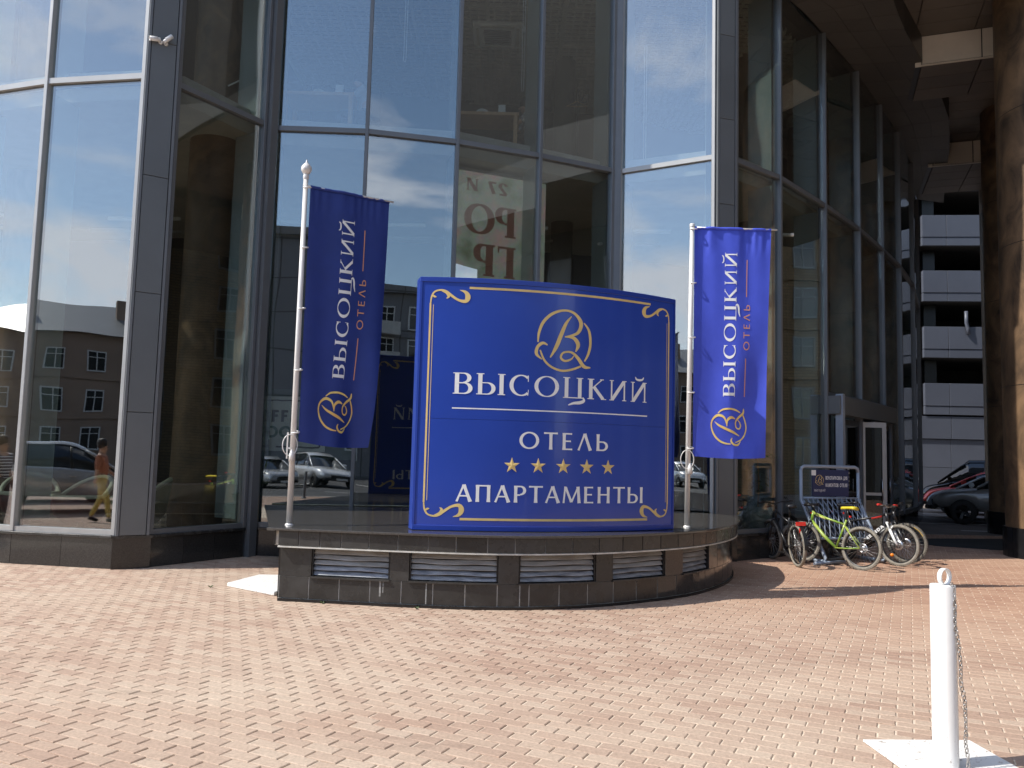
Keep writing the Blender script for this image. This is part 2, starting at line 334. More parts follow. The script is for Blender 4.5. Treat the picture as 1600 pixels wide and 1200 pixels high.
for c in cand:
    if id(c) in near: continue
    P, Fc = paver_geo(.0975 + rnd.uniform(-.0012, .001), .0487 + rnd.uniform(-.0007, .0007), rnd.uniform(-.0015, .0012), (rnd.uniform(-.012, .012), rnd.uniform(-.02, .02)))
    a = ang + rnd.gauss(0, .006); ca, sa = math.cos(a), math.sin(a); b = len(V)
    V += [(c[1] + x * ca - y * sa, c[2] + x * sa + y * ca, z) for x, y, z in P]; Fs += [tuple(b + q for q in f) for f in Fc]; T += [rnd.random()] * 9
me = bpy.data.meshes.new('paver_field'); me.from_pydata(V, [], Fs); me.materials.append(pva)
at = me.attributes.new('tint', 'FLOAT', 'FACE'); at.data.foreach_set('value', T)
tag(nobj('paver_field', me, plaza), kind='stuff')

# ---------------------------------------------------------------- road, parking, terrain
tag(MB().prism([(-160, -90), (160, -90), (160, -3.12), (-160, -3.12)], -.35, -.10).build('road', M['asph']), kind='structure')
tag(MB().prism([(-160, -3.12), (27, -3.12), (27, -3.0), (-160, -3.0)], -.3, .012).build('kerb', M['slab']), kind='structure')
tag(MB().prism([(9, 20.3), (60, 20.3), (60, 60), (9, 60)], -.3, -.012).build('parking_lot', mat('worn parking paving', (.17, .145, .13), .85, col2=(.24, .21, .19), vs=.7, bump=.3, bs=90)), kind='structure')
tag(MB().prism([(-400, -400), (400, -400), (400, 400), (-400, 400)], -.6, -.4).build('ground', M['asph']), kind='structure')
ln = MB()
for k in range(5):
    y0 = 21.6 + k * 2.55
    ln.obox((15.5, y0), (1, -.06), 3.6, .06, -.012, -.008)
for k in range(12):
    ln.obox((-14 + k * 2.6, -17.5), (0, 1), 2.4, .06, -.1, -.096)
    ln.obox((-40 + k * 7, -8.5), (1, 0), 1.5, .06, -.1, -.096)
tag(ln.build('parking_lines', M['line']), kind='structure')
mt = thing('entrance_mat', 'dark rectangular doormat lying on the paving before the glass door', 'doormat', (10.3, 17.6, 0))
MB().prism([(8.6, 18.7), (11.8, 19.4), (12.6, 18.4), (9.9, 16.75), (8.9, 17.3)], .0, .014).build('mat_body', mat('wet black rubber mat', (.018, .022, .024), .7, var=.2, vs=3), mt, off=mt.location)

# ---------------------------------------------------------------- hotel building
bld = thing('hotel_building', 'curved glass fronted hotel building behind the blue sign, with grey mullions and a brown overhang', 'building', (0, 14, 0))
BO = bld.location.copy()
def bp(mb, name, m, parent=None, **k):
    return mb.build(name, m, parent or bld, off=BO, **k) if parent is None else mb.build(name, m, parent, off=BO, **k)
ZP, ZT = .44, 6.83
runA = [(-12.2, 14.3), (-11.0, 13.35), (-9.65, 12.5), (-8.25, 11.9), (-6.79, 11.42), (-5.28, 11.16)]
runB = [(-4.9, 11.41), (-4.06, 12.75)]
runC = [(-3.94, 12.92), (-2.46, 12.96), (-1.01, 13.30), (.39, 13.84), (1.72, 14.48)]
runD = [(1.87, 14.53), (3.35, 13.69)]
runE = [(3.77, 13.81), (4.80, 14.63), (6.22, 16.19), (7.59, 17.80), (8.87, 19.49), (10.06, 21.11), (11.51, 23.36), (13.27, 26.6)]
def seg_dir(a, b): return (Vector(b) - Vector(a)).normalized()
def facade(run, tops, plinth=True, first=True, last=True, light=False, skip_low=()):
    n = len(run); fm = M['frame_light'] if light else M['frame']
    for i in range(n):
        d = Vector((0, 0))
        if i > 0: d += seg_dir(run[i - 1], run[i])
        if i < n - 1: d += seg_dir(run[i], run[i + 1])
        d.normalize(); inn = Vector((-d.y, d.x)); p = Vector(run[i]); zt = max(tops[max(i - 1, 0)], tops[min(i, n - 2)])
        if (i > 0 or first) and (i < n - 1 or last):
            o = bp(MB().obox(p + inn * .045, d, .030, .075, ZP, zt), 'mullion', fm)
            bevel(o, .006)
            bp(MB().obox(p + inn * .135, d, .016, .012, ZP, zt), 'mullion_gasket', M['bblack'])
            for z0, z1 in ((ZP + .12, ZT - .12), (ZT + .12, zt)):
                bp(MB().obox(p + inn * .40 - d * .02, d, .012, .24, z0, z1), 'glass_fin', M['fin_s'])
    for i in range(n - 1):
        a, b = Vector(run[i]), Vector(run[i + 1]); d = seg_dir(a, b); inn = Vector((-d.y, d.x)); ln_ = (b - a).length; c = (a + b) / 2 + inn * .045
        h = ln_ / 2 - .031
        low = ZP if i not in skip_low else 2.99
        bp(MB().obox(c, d, h, .06, ZT - .04, ZT + .04), 'transom', fm)
        bp(MB().obox(c, d, h, .06, low, low + .07), 'sill_frame', fm)
        bp(MB().obox(c, d, h, .011, low + .07, ZT - .04), 'glass_pane', M['glass'])
        bp(MB().obox(c, d, h, .011, ZT + .04, tops[i]), 'glass_pane', M['glass'])
        if plinth and i not in skip_low:
            k = max(1, round(ln_ / .62)); q = ln_ / k
            bp(MB().obox((a + b) / 2 + inn * .14, d, ln_ / 2 - .0, .13, .0, .40), 'plinth_core', M['grout'])
            for j in range(k):
                cc = a + d * (q * (j + .5)) - inn * .004
                bp(MB().obox(cc, d, q / 2 - .0025, .012, .002, .40), 'plinth_tile', M['granite'])
            bevel(bp(MB().obox((a + b) / 2 + inn * .09, d, ln_ / 2 + .01, .14, .402, .438), 'plinth_cap', M['granite_m']), .004)
facade(runA, [13.2] * 5, light=True)
facade(runB, [13.2])
facade(runC, [13.2] * 4)
facade(runD, [13.2], light=True)
facade(runE, [10.45] * 7, skip_low=(2, 3))
def pillar(a, b, z1, seams, depth=.34):
    a, b = Vector(a), Vector(b); d = seg_dir(a, b); inn = Vector((-d.y, d.x)); h = (b - a).length / 2
    bp(MB().obox((a + b) / 2 + inn * (depth / 2 + .02), d, h - .01, depth / 2, 0, z1), 'pillar_core', M['bblack'])
    zz = [ZP - .0] + seams + [z1]
    for z0, z_ in zip(zz, zz[1:]):
        bevel(bp(MB().obox((a + b) / 2 - inn * .012, d, h - .045, .03, z0 + .004, z_ - .004), 'cladding_panel', M['clad']), .003)
    for e, s in ((a, 1), (b, -1)):
        bp(MB().obox(e + d * s * .018 + inn * .0, d, .018, .05, ZP, z1), 'corner_trim', M['frame'])
    bp(MB().obox((a + b) / 2 + inn * .05, d, h + .03, .075, .0, .40), 'plinth_tile', M['granite'])
    bp(MB().obox((a + b) / 2 + inn * .05, d, h + .05, .095, .402, .438), 'plinth_cap', M['granite_m'])
pillar((-5.25, 11.13), (-4.90, 11.36), 13.2, [2.1, 3.75, 5.4, 7.35, 9.3, 11.2])
pillar((3.39, 13.665), (3.75, 13.775), 13.2, [2.1, 3.9, 6.0, 7.5, 9.0])
bp(MB().obox((-4.0, 12.84), (.5, .85), .07, .10, .0, 13.2), 'corner_post', M['frame'])
bp(MB().obox((1.80, 14.55), (1, 0), .07, .08, .0, 13.2), 'corner_post', M['frame'])
bp(MB().prism([(-12.2, 14.4), (-9.7, 12.6), (-6.8, 11.5), (-5.1, 11.3), (-4.0, 13.0), (-1.0, 13.3), (1.75, 14.6), (3.44, 13.85), (3.44, 30), (-12.2, 30)], 13.2, 13.6), 'roof_slab', M['frame'])
bp(MB().prism([(-12.6, 14.6), (-12.2, 14.4), (-12.2, 30), (-12.6, 30)], 0, 13.2), 'side_wall', M['clad'])
# interior floors, ceiling, back walls
inner = [(-12.0, 14.6), (-9.6, 12.85), (-8.2, 12.2), (-6.7, 11.75), (-5.35, 11.55), (-4.95, 11.75), (-4.3, 12.95), (-3.9, 13.25), (-2.4, 13.4), (-1.05, 13.55), (.25, 14.15), (1.7, 14.88), (3.4, 14.1), (3.8, 14.25), (4.5, 14.8), (5.95, 16.4), (7.3, 18.0), (8.55, 19.65), (9.75, 21.3), (11.2, 23.55), (12.9, 26.8), (12.9, 30), (-12, 30)]
bp(MB().prism(inner, .25, .39), 'ground_floor', M['floor'])
mez = [p if p[1] > 29 else (p[0], p[1] + .12) for p in inner]
bp(MB().prism(mez, 6.72, 6.93), 'mezzanine_slab', M['ceil'])
for a, b in zip(inner[:-3], inner[1:-2]):
    d = seg_dir(a, b); inn = Vector((-d.y, d.x)); c = (Vector(a) + Vector(b)) / 2
    bp(MB().obox(c + inn * .06, d, (Vector(b) - Vector(a)).length / 2, .03, 6.935, 7.12), 'slab_kerb', M['slab'])
bp(MB().prism(mez, 10.56, 10.9), 'upper_ceiling', M['ceil_d'])
def in_poly(x, y, P):
    c = False
    for i in range(len(P)):
        (x0, y0), (x1, y1) = P[i - 1], P[i]
        if (y0 > y) != (y1 > y) and x < (x1 - x0) * (y - y0) / (y1 - y0) + x0: c = not c
    return c
gpoly = [(x, y + .25) for x, y in inner]
gr = MB()
def bar_run(horizontal, c, w_, z0, z1):
    st = None; lo, hi = (-5.2, 12.7) if horizontal else (12.3, 24.2); n = int((hi - lo) / .1)
    for i in range(n + 1):
        t = lo + i * .1; ok = in_poly(t, c, gpoly) if horizontal else in_poly(c, t, gpoly)
        if ok and st is None: st = t
        if st is not None and (not ok or i == n):
            if t - st > .15:
                if horizontal: gr.box(st, t - .1, c, c + w_, z0, z1)
                else: gr.box(c, c + w_, st, t - .1, z0, z1)
            st = None
for k in range(112): bar_run(False, -5.2 + k * .16, .03, 10.38, 10.44)
for k in range(75): bar_run(True, 12.3 + k * .16, .03, 10.375, 10.435)
for k in range(12): bar_run(False, -5.2 + k * 1.5, .07, 10.32, 10.37); bar_run(True, 12.3 + k * 1.5, .05, 10.33, 10.372)
o = bp(gr, 'ceiling_grille', M['ceil']); o['kind'] = 'stuff'
bw = [(-12, 20.5), (-5, 19.2), (2.5, 20.6), (7, 22.4), (12.5, 28.6)]
for a, b in zip(bw, bw[1:]):
    d = seg_dir(a, b); h = (Vector(b) - Vector(a)).length / 2; c = (Vector(a) + Vector(b)) / 2
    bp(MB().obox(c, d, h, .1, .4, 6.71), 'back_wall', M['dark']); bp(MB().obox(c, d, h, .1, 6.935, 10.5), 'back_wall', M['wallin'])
for x, y, r in ((-5.05, 13.4, .42), (1.0, 17.6, .24), (5.2, 17.4, .5), (7.6, 21.0, .5), (-9.2, 15.4, .5)):
    o = bp(MB().lathe([(r, .4), (r, 6.72)], 32, (x, y, 0)), 'interior_column', M['rust'] if x < -5 else M['colin']); o = bp(MB().lathe([(r, 6.935), (r, 10.5)], 32, (x, y, 0)), 'interior_column', M['rust'] if x < -5 else M['colin'])
# white ceiling struts and fluorescent tubes of the ground floor
for k in range(7):
    x = -10 + k * 2.3
    bp(MB().tube([(x, 14.6, 5.5), (x + 1.6, 17.5, 6.3)], .03, 6), 'ceiling_strut', M['slab'])
    bp(MB().tube([(x, 15.2, 5.9), (x + 1.4, 15.1, 5.9)], .035, 6), 'tube_light', M['white'])
# outer columns
def outer_col(x, y, r, z1=11.05):
    o = bp(MB().lathe([(r, .55), (r, z1)], 48, (x, y, 0)), 'column', M['rust'])
    q = 20
    for k in range(q):
        a0, a1 = 2 * math.pi * k / q, 2 * math.pi * (k + 1) / q - .012; rr = r + .05
        P = [(x + math.cos(a) * q_, y + math.sin(a) * q_) for a, q_ in ((a0, rr - .02), (a0, rr), ((a0 + a1) / 2, rr * 1.003), (a1, rr), (a1, rr - .02))]
        b = MB().prism(P, .0, .55).build('base_tile', M['black'], o, off=BO)
    c = MB().lathe([(r + .026, .0), (r + .026, .545), (.0, .546)], 40, (x, y, 0)).build('base_core', M['bblack'], o, off=BO)
    for zz in (3.2, 5.9, 8.5):
        MB().lathe([(r + .002, zz), (r + .004, zz + .004), (r + .002, zz + .012)], 48, (x, y, 0)).build('seam', M['bblack'], o, off=BO)
outer_col(10.56, 15.45, 1.13); outer_col(13.08, 20.95, .82); outer_col(15.45, 25.2, .82)
# overhang
E1 = Vector((.937, -.35)).normalized(); E2 = Vector((.35, .937)).normalized(); OO = Vector((8.67, 17.38))
def loc12(a, b): return OO + E1 * a + E2 * b
tower = [(3.45, 14.0), (3.95, 13.65), (5.6, 13.95), (7.1, 14.75), (10.4, 13.6), (11.6, 12.0), (11.8, -8), (25, -8), (25, 24), (15.3, 27.4), (13.4, 27.6), (3.45, 27.6)]
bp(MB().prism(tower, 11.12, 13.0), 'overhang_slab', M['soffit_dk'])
tw = [(x * .98 + .25, y * .98 + .3) for x, y in tower]
o = bp(MB().prism(tw, 13.0, 58), 'tower_shaft', mat('tower brown cladding', (.022, .018, .015), .7, 0, var=.25, vs=.5))
rim_o = [(3.95, 13.67), (5.6, 13.97), (7.0, 14.85), (7.75, 15.95), (8.75, 17.25), (9.9, 18.7), (10.95, 20.25), (12.0, 22.2), (13.0, 24.3), (14.3, 26.9)]
rim_i = [(3.8, 13.84), (4.9, 14.8), (5.6, 15.5), (6.2, 16.2), (7.3, 17.5), (8.6, 19.2), (9.8, 20.8), (10.9, 22.5), (12.2, 24.8), (13.25, 26.6)]
def quad_slab(P, z0, z1, g=.006):
    c = sum((Vector(p) for p in P), Vector((0, 0))) / 4; Q = []
    for p in P:
        v = c - Vector(p); Q.append(Vector(p) + v.normalized() * g)
    return MB().prism([tuple(q) for q in Q], z0, z1)
for i in range(len(rim_o) - 1):
    o0, o1, i0, i1 = map(Vector, (rim_o[i], rim_o[i + 1], rim_i[i], rim_i[i + 1]))
    for k in range(2):
        for j in range(3):
            s0, s1, t0, t1 = k / 2, (k + 1) / 2, j / 3, (j + 1) / 3
            f = lambda s, t: (o0 * (1 - s) + o1 * s) * (1 - t) + (i0 * (1 - s) + i1 * s) * t
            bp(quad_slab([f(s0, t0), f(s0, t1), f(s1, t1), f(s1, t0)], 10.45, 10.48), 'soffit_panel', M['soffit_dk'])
    bp(MB().prism([tuple(o0), tuple(i0), tuple(i1), tuple(o1)], 10.485, 11.115), 'soffit_rim', M['bblack'])
for i in range(-1, 6):
    for j in range(-8, 18):
        a0 = i * 1.17; b0 = j * .56
        bp(quad_slab([loc12(a0 + (.0 if j < 6 else 1.1), b0), loc12(a0 + 1.16 + (.0 if j < 6 else 1.1), b0), loc12(a0 + 1.16 + (.0 if j < 6 else 1.1), b0 + .55), loc12(a0 + (.0 if j < 6 else 1.1), b0 + .55)], 11.05, 11.08), 'soffit_panel', M['soffit'])
bp(MB().prism([tuple(loc12(-1.2, -4.6)), tuple(loc12(8.2, -4.6)), tuple(loc12(8.2, 10.2)), tuple(loc12(-1.2, 10.2))][::1], 11.085, 11.115), 'soffit_backing', M['bblack'])
def beam(org, length, depth):
    org = Vector(org); c = org + E1 * length / 2 + E2 * (depth / 2 + .02)
    bp(MB().obox(c, E1, length / 2 - .02, depth / 2, 10.44, 11.04), 'beam_core', M['bblack'])
    n = int(length / 1.17) + 1; q = length / n
    bp(MB().obox(org + E1 * .06 - E2 * .012, E1, .06, .02, 10.36, 11.04), 'beam_trim', M['beam'])
    for k in range(n):
        cc = org + E1 * (q * (k + .5) + .13)
        bevel(bp(MB().obox(cc, E1, q / 2 - .012, .016, 10.415, 11.04), 'beam_fascia', M['beam']), .004)
        m = max(2, round(depth / .62)); s = depth / m
        for j in range(m):
            bp(MB().obox(cc + E2 * (s * (j + .5) + .03), E1, q / 2 - .012, s / 2 - .01, 10.395, 10.43), 'beam_panel', M['soffit'])
    bp(MB().obox(org + E1 * length / 2 - E2 * .006, E1, length / 2, .03, 10.375, 10.392), 'beam_lip', M['beam'])
beam(OO, 7, 1.9); beam((12.02, 23.44), 5.2, 2.7)
# dark tower base behind the columns on the right
tb = MB().prism([(16.5, -7.6), (24, -7.6), (24, 10), (17.5, 10)], .0, 11.1); bp(tb, 'tower_base_wall', M['dark'])
for k in range(6):
    bp(MB().box(16.6 + k * .14, 16.72 + k * .14, -6.2 + k * 2.7, -5.0 + k * 2.7, .2, 9.8), 'base_wall_panel', M['clad'])

# entrance portal in the curved glass line
ent = thing('entrance_door', 'open glass entrance door with grey frame in the curved facade behind the bikes', 'door', (7.6, 17.8, 0))
def ep(mb, name, m, par=None): return mb.build(name, m, par or ent, off=ent.location)
pA, pB, pC = Vector(runE[2]), Vector(runE[3]), Vector(runE[4]); dE = (pC - pA).normalized(); nE = Vector((dE.y, -dE.x))
Lp = (pC - pA).length; cE = (pA + pC) / 2
bevel(ep(MB().obox(cE + nE * .10, dE, Lp / 2, .16, 2.62, 2.985), 'header', M['clad']), .01)
ep(MB().obox(cE + nE * .10, dE, Lp / 2 - .02, .15, .0, .03), 'threshold', M['bblack'])
for t, w_, m, z1 in ((.03, .07, 'rackgrey', 3.02), (.42, .045, 'frame', 2.62), (.58, .045, 'frame', 2.62), (.79, .06, 'frame', 2.62), (.98, .06, 'frame', 2.62)):
    ep(MB().obox(pA + dE * Lp * t + nE * (.10 + (.12 if t < .05 else 0)), dE, w_, .07, .03, z1), 'door_post', M[m])
def leaf(t0, t1, off_=0., ajar=0.):
    a = pA + dE * Lp * t0 + nE * .1; d = Vector((dE.x * math.cos(ajar) - dE.y * math.sin(ajar), dE.x * math.sin(ajar) + dE.y * math.cos(ajar))); ln_ = Lp * (t1 - t0)
    c = a + d * ln_ / 2
    for s in (-1, 1): ep(MB().obox(c + d * s * (ln_ / 2 - .05), d, .045, .03, .05, 2.55), 'door_stile', M['bblack'] if ajar == 0 else M['frame_light'])
    for z0, z1 in ((.05, .2), (1.0, 1.06), (2.44, 2.55)): ep(MB().obox(c, d, ln_ / 2 - .095, .028, z0, z1), 'door_rail', M['bblack'] if ajar == 0 else M['frame_light'])
    ep(MB().obox(c, d, ln_ / 2 - .095, .008, .2, 2.44), 'door_glass', M['dglass'])
    ep(MB().tube([(c.x + d.x * (ln_ / 2 - .16) + nE.x * .07, c.y + d.y * (ln_ / 2 - .16) + nE.y * .07, z) for z in (.9, 1.35)], .014, 6), 'handle', M['chrome'])
leaf(.05, .40); leaf(.80, .965); leaf(.44, .57, 0, -.9)
ep(MB().obox(pA + dE * Lp * .69 + nE * .16, dE, Lp * .085, .04, .03, 2.6), 'side_panel', M['rackgrey'])
ep(MB().obox(pA + dE * Lp * .20 + nE * .14, dE, .11, .006, 1.15, 1.65), 'notice', M['bblack'])
for k in range(5): ep(MB().obox(pA + dE * Lp * .20 + nE * .15, dE, .05 + .03 * (k % 2), .003, 1.22 + .08 * k, 1.235 + .08 * k), 'notice_line', M['letter'])

# ---------------------------------------------------------------- multi-storey car park
gar = thing('parking_garage', 'grey panelled multi storey car park with dark open decks seen beyond the columns', 'building', (25, 44, 0))
GO = gar.location.copy(); gd = Vector((1, -.10)).normalized(); gn = Vector((gd.y, -gd.x))   # gn faces the camera
g0 = Vector((20.6, 42.2))
def gbox(u0, u1, d0, d1, z0, z1, name, m):
    c = g0 + gd * (u0 + u1) / 2 - gn * (d0 + d1) / 2
    return MB().obox(c, gd, (u1 - u0) / 2, abs(d1 - d0) / 2, z0, z1).build(name, m, gar, off=GO)
gbox(-13, 22, 6, 9, 0, 30, 'rear_wall', M['void'])
gbox(-13, .0, 1.3, 6, 0, 30, 'stair_core', M['bblack'])
levels = [4.25, 6.0 - .05, 8.85, 11.8, 14.75, 17.7, 20.65]
for k in range(8):
    z = 5.95 + (k - 1) * 2.93 if k else 4.25
for k in range(8):
    zb = 5.9 + 2.93 * (k - 0) - 0
    # parapet band k : bottom zb-1.6 .. zb
    for u0, u1 in ((.55, 1.75), (1.77, 5.2), (5.22, 8.9), (8.92, 12.6), (12.62, 16.3), (16.32, 20)):
        bevel(gbox(u0, u1, -.25, .0, zb - .02 - 1.15, zb - .02, 'parapet_panel', M['gar']), .01)
        bevel(gbox(u0, u1, -.22, .0, zb - 1.62, zb - 1.19, 'parapet_lower_panel', M['gar']), .01)
    gbox(.5, 20, .01, 6, zb - 1.6, zb - 1.2, 'deck', M['void'])
    gbox(1.0, 1.6, .9, 1.5, zb - .0, zb + 1.35, 'deck_column', M['bblack'])
    for u0, u1 in ((-5, -2.6), (-2.58, -.6), (-.58, .42)):
        bevel(gbox(u0, u1, -.05 - .1 * (u1 < 0), .4, zb - 1.6, zb + 1.3, 'core_panel', M['gar']), .01)
for u0, u1 in ((-13, -9.4), (-9.38, -6), (-5.98, -2.7), (-2.68, .4), (.42, 1.85), (1.87, 5.6), (5.62, 9.4), (9.42, 13.2), (13.22, 17), (17.02, 20)):
    bevel(gbox(u0, u1, -.15, .2, 3.05, 4.2, 'band_panel', M['gar']), .01)
    bevel(gbox(u0, u1, -.05, .2, 1.6, 3.02, 'wall_panel', M['gar']), .01)
    bevel(gbox(u0, u1, -.05, .2, .0, 1.58, 'wall_panel', M['gar']), .01)
c = g0 + gd * 2.6 + gn * .35
MB().tube([(c.x, c.y, 9.6), (c.x, c.y, 9.0), (c.x + .08, c.y, 8.7), (c.x + .1, c.y, 8.4)], .09, 8).build('drain_pipe', M['gar'], gar, off=GO)

# ---------------------------------------------------------------- ribbons, glyphs, emblem
def rib(P, Wd):
    n = len(P); out = []
    for i in range(n):
        a, b = P[max(i - 1, 0)], P[min(i + 1, n - 1)]; dx, dy = b[0] - a[0], b[1] - a[1]; l = math.hypot(dx, dy) or 1
        nx, ny = -dy / l, dx / l; h = Wd[i] / 2; out.append(((P[i][0] + nx * h, P[i][1] + ny * h), (P[i][0] - nx * h, P[i][1] - ny * h)))
    return out
def arcr(cx, cy, rx, ry, a0, a1, tn, tk, n=18):
    P = []; W_ = []
    for i in range(n + 1):
        a = R(a0 + (a1 - a0) * i / n); P.append((cx + rx * math.cos(a), cy + ry * math.sin(a))); W_.append(tn + (tk - tn) * abs(math.cos(a)) ** 1.3)
    return rib(P, W_)
def glyph(ch, st):
    tk, tn, se = st['tk'], st['tn'], st['serif']
    S = []
    def line(x0, y0, x1, y1, w_=None, w1=None):
        w_ = tk if w_ is None else w_; w1 = w_ if w1 is None else w1
        k = 4; fl = st.get('flare', 0)
        P = [(x0 + (x1 - x0) * i / k, y0 + (y1 - y0) * i / k) for i in range(k + 1)]
        Wd = [(w_ + (w1 - w_) * i / k) * (1 + fl * (1 if i in (0, k) else 0)) for i in range(k + 1)]
        S.append(rib(P, Wd))
    def ser(x, y, w_=None, l=0, r=0):
        if se:
            h = (tk if w_ is None else w_) / 2; S.append(rib([(x - h - se + l, y), (x + h + se + r, y)], [tn * .9] * 2))
    def stem(x, y0=0, y1=1, w_=None):
        line(x, y0, x, y1, w_); 
        if y0 == 0: ser(x, tn * .45, w_)
        if y1 == 1: ser(x, 1 - tn * .45, w_)
    h = tn / 2; c = ch; Wd = .7
    if c in 'ВЬЫРR': 
        x = .13; stem(x)
        if c in 'ВРR':
            y0 = .52 if c != 'Р' else .44; ry = (1 - y0) / 2
            S.append(rib([(x, 1 - h), (.36, 1 - h)], [tn] * 2)); S.append(arcr(.36, y0 + ry, .22, ry - h, 90, -90, tn, tk)); S.append(rib([(x, y0 + h * .2), (.36, y0 + h * .2)], [tn] * 2)); Wd = .64
        if c in 'ВЬЫ':
            ry = .27 if c == 'В' else .29
            S.append(rib([(x, 2 * ry - h), (.38, 2 * ry - h)], [tn] * 2)); S.append(arcr(.38, ry, .25, ry - h, 90, -90, tn, tk)); S.append(rib([(x, h), (.38, h)], [tn] * 2)); Wd = .69
        if c == 'R': line(.36, .5, .62, .0, tk)
        if c == 'Ы': stem(.93); Wd = 1.06
    elif c == 'С' or c == 'C':
        S.append(arcr(.46, .5, .38, .5 - h, 48, 312, tn * 1.2, tk, 26)); 
        if se: S.append(rib([(.72, .98), (.73, .68)], [tn, tn * .7])); S.append(rib([(.72, .02), (.74, .30)], [tn * .6, tn * .5]))
        Wd = .8
    elif c == 'О' or c == 'O': S.append(arcr(.5, .5, .42, .5 - h, 0, 360, tn, tk, 36)); Wd = 1.0
    elif c == 'Ц':
        stem(.14); stem(.70); S.append(rib([(.1, h), (.80, h)], [tn] * 2))
        if st.get('swash'):
            P = catmull([(.84, .06), (.88, -.10), (.72, -.20), (.45, -.24), (.22, -.34)], 6); n = len(P); S.append(rib(P, [tn * .8 + tk * .75 * math.sin(math.pi * i / (n - 1)) for i in range(n)]))
        else: S.append(rib([(.82, 0), (.84, -.2)], [tn] * 2))
        Wd = .88
    elif c == 'К' or c == 'K':
        stem(.13); line(.14, .48, .62, 1 - h, tn * 1.1); line(.27, .60, .68, h, tk * .95)
        ser(.62, 1 - tn * .45, tn); ser(.70, tn * .45, tk * .7); Wd = .78
    elif c in 'ИЙ':
        e = .72 if c == 'И' else .72; v = tn * 1.5 if se else tk
        stem(.12, w_=v); stem(e, w_=v); line(.14, .03, e - .02, .97, tk if se else tk * .9)
        if c == 'Й': P = catmull([(.24, 1.26), (.30, 1.14), (.45, 1.11), (.60, 1.15), (.66, 1.27)], 5); n = len(P); S.append(rib(P, [tn * .7 + tk * .5 * math.sin(math.pi * i / (n - 1)) for i in range(n)]))
        Wd = .84
    elif c == 'Т' or c == 'T': stem(.36, 0, .99); line(.0, 1 - h, .72, 1 - h, tn * 1.05); 
    elif c == 'Е' or c == 'E' or c == 'F' or c == 'Г':
        stem(.12); line(.1, 1 - h, .54, 1 - h, tn)
        if c != 'Г': line(.1, .52, .48, .52, tn)
        if c not in 'FГ': line(.1, h, .56, h, tn)
        if se: S.append(rib([(.54, 1), (.55, .78)], [tn, tn * .6]))
        Wd = .62
    elif c in 'ЛА':
        line(.04, .0, .37, 1, tn * 1.1 if st.get('contrast') else tk * .85); line(.70, .0, .37, 1, tk)
        if c == 'А': line(.15, .34, .60, .34, tn)
        if se: ser(.05, tn * .4, tn); ser(.70, tn * .4)
        Wd = .76
    elif c == 'П': stem(.12); stem(.66); line(.1, 1 - h, .68, 1 - h, tn); Wd = .8
    elif c == 'Н': stem(.12); stem(.66); line(.1, .52, .68, .52, tn); Wd = .8
    elif c in 'МM': line(.06, 0, .14, 1, tn * 1.1); line(.92, 0, .84, 1, tk); line(.15, .96, .49, .06, tk * .85); line(.49, .06, .84, .96, tn * 1.1); Wd = 1.0
    elif c == 'Д': line(.12, .02, .34, 1, tn); line(.64, .02, .62, 1, tk); line(.3, 1 - h, .65, 1 - h, tn); line(.02, h, .78, h, tn); line(.05, 0, .05, -.18, tn); line(.75, 0, .75, -.18, tn); Wd = .84
    elif c == 'Я': stem(.52); S.append(rib([(.52, 1 - h), (.30, 1 - h)], [tn] * 2)); S.append(arcr(.30, .74, .2, .26 - h, 90, 270, tn, tk)); S.append(rib([(.52, .48), (.30, .48)], [tn] * 2)); line(.33, .48, .08, 0, tk * .9); Wd = .68
    elif c == 'I': stem(.12); Wd = .26
    elif c == 'D': stem(.12); S.append(rib([(.1, 1 - h), (.3, 1 - h)], [tn] * 2)); S.append(arcr(.3, .5, .3, .5 - h, 90, -90, tn, tk)); S.append(rib([(.1, h), (.3, h)], [tn] * 2)); Wd = .68
    elif c == '2': S.append(arcr(.3, .72, .22, .28 - h, 170, -30, tn, tk)); line(.48, .58, .06, .06, tk * .8); line(.04, h, .56, h, tk * .6); Wd = .64
    elif c == '7': line(.04, 1 - tk * .3, .56, 1 - tk * .3, tk * .6); line(.52, .94, .2, 0, tk); Wd = .62
    elif c == ' ': Wd = .45
    return S, Wd
SERIF = dict(tk=.155, tn=.045, serif=.065, swash=True); FLARE = dict(tk=.155, tn=.085, serif=0, flare=.22, contrast=True)
THIN = dict(tk=.13, tn=.11, serif=0); BOLD = dict(tk=.24, tn=.2, serif=0); FAT = dict(tk=.26, tn=.07, serif=.07)
def text(s, st, x0, x1, y0, hgt, gap=.16):
    """strips in layout space, fitted between x0 and x1"""
    G = []; x = 0
    for ch in s:
        S, w_ = glyph(ch, st); G.append((x, S)); x += w_ + gap
    tot = x - gap; k = (x1 - x0) / tot; out = []
    for gx, S in G:
        for strip in S: out.append([((x0 + (gx + a[0]) * k, y0 + a[1] * hgt), (x0 + (gx + b[0]) * k, y0 + b[1] * hgt)) for a, b in strip])
    return out
def letters(s, st, x0, x1, y0, hgt, gap, f, lift, m, parent, off, dn=None):
    """each glyph its own part"""
    ws = [glyph(ch, st) for ch in s]; tot = sum(w_ for S, w_ in ws) + gap * (len(s) - 1); k = (x1 - x0) / tot; x = 0
    for ch, (S, w_) in zip(s, ws):
        SS = [[((x0 + (x + a[0]) * k, y0 + a[1] * hgt), (x0 + (x + b[0]) * k, y0 + b[1] * hgt)) for a, b in strip] for strip in S]
        x += w_ + gap
        if SS: strips(MB(), dn(SS) if dn else SS, f, lift).build('letter', m, parent, off=off)
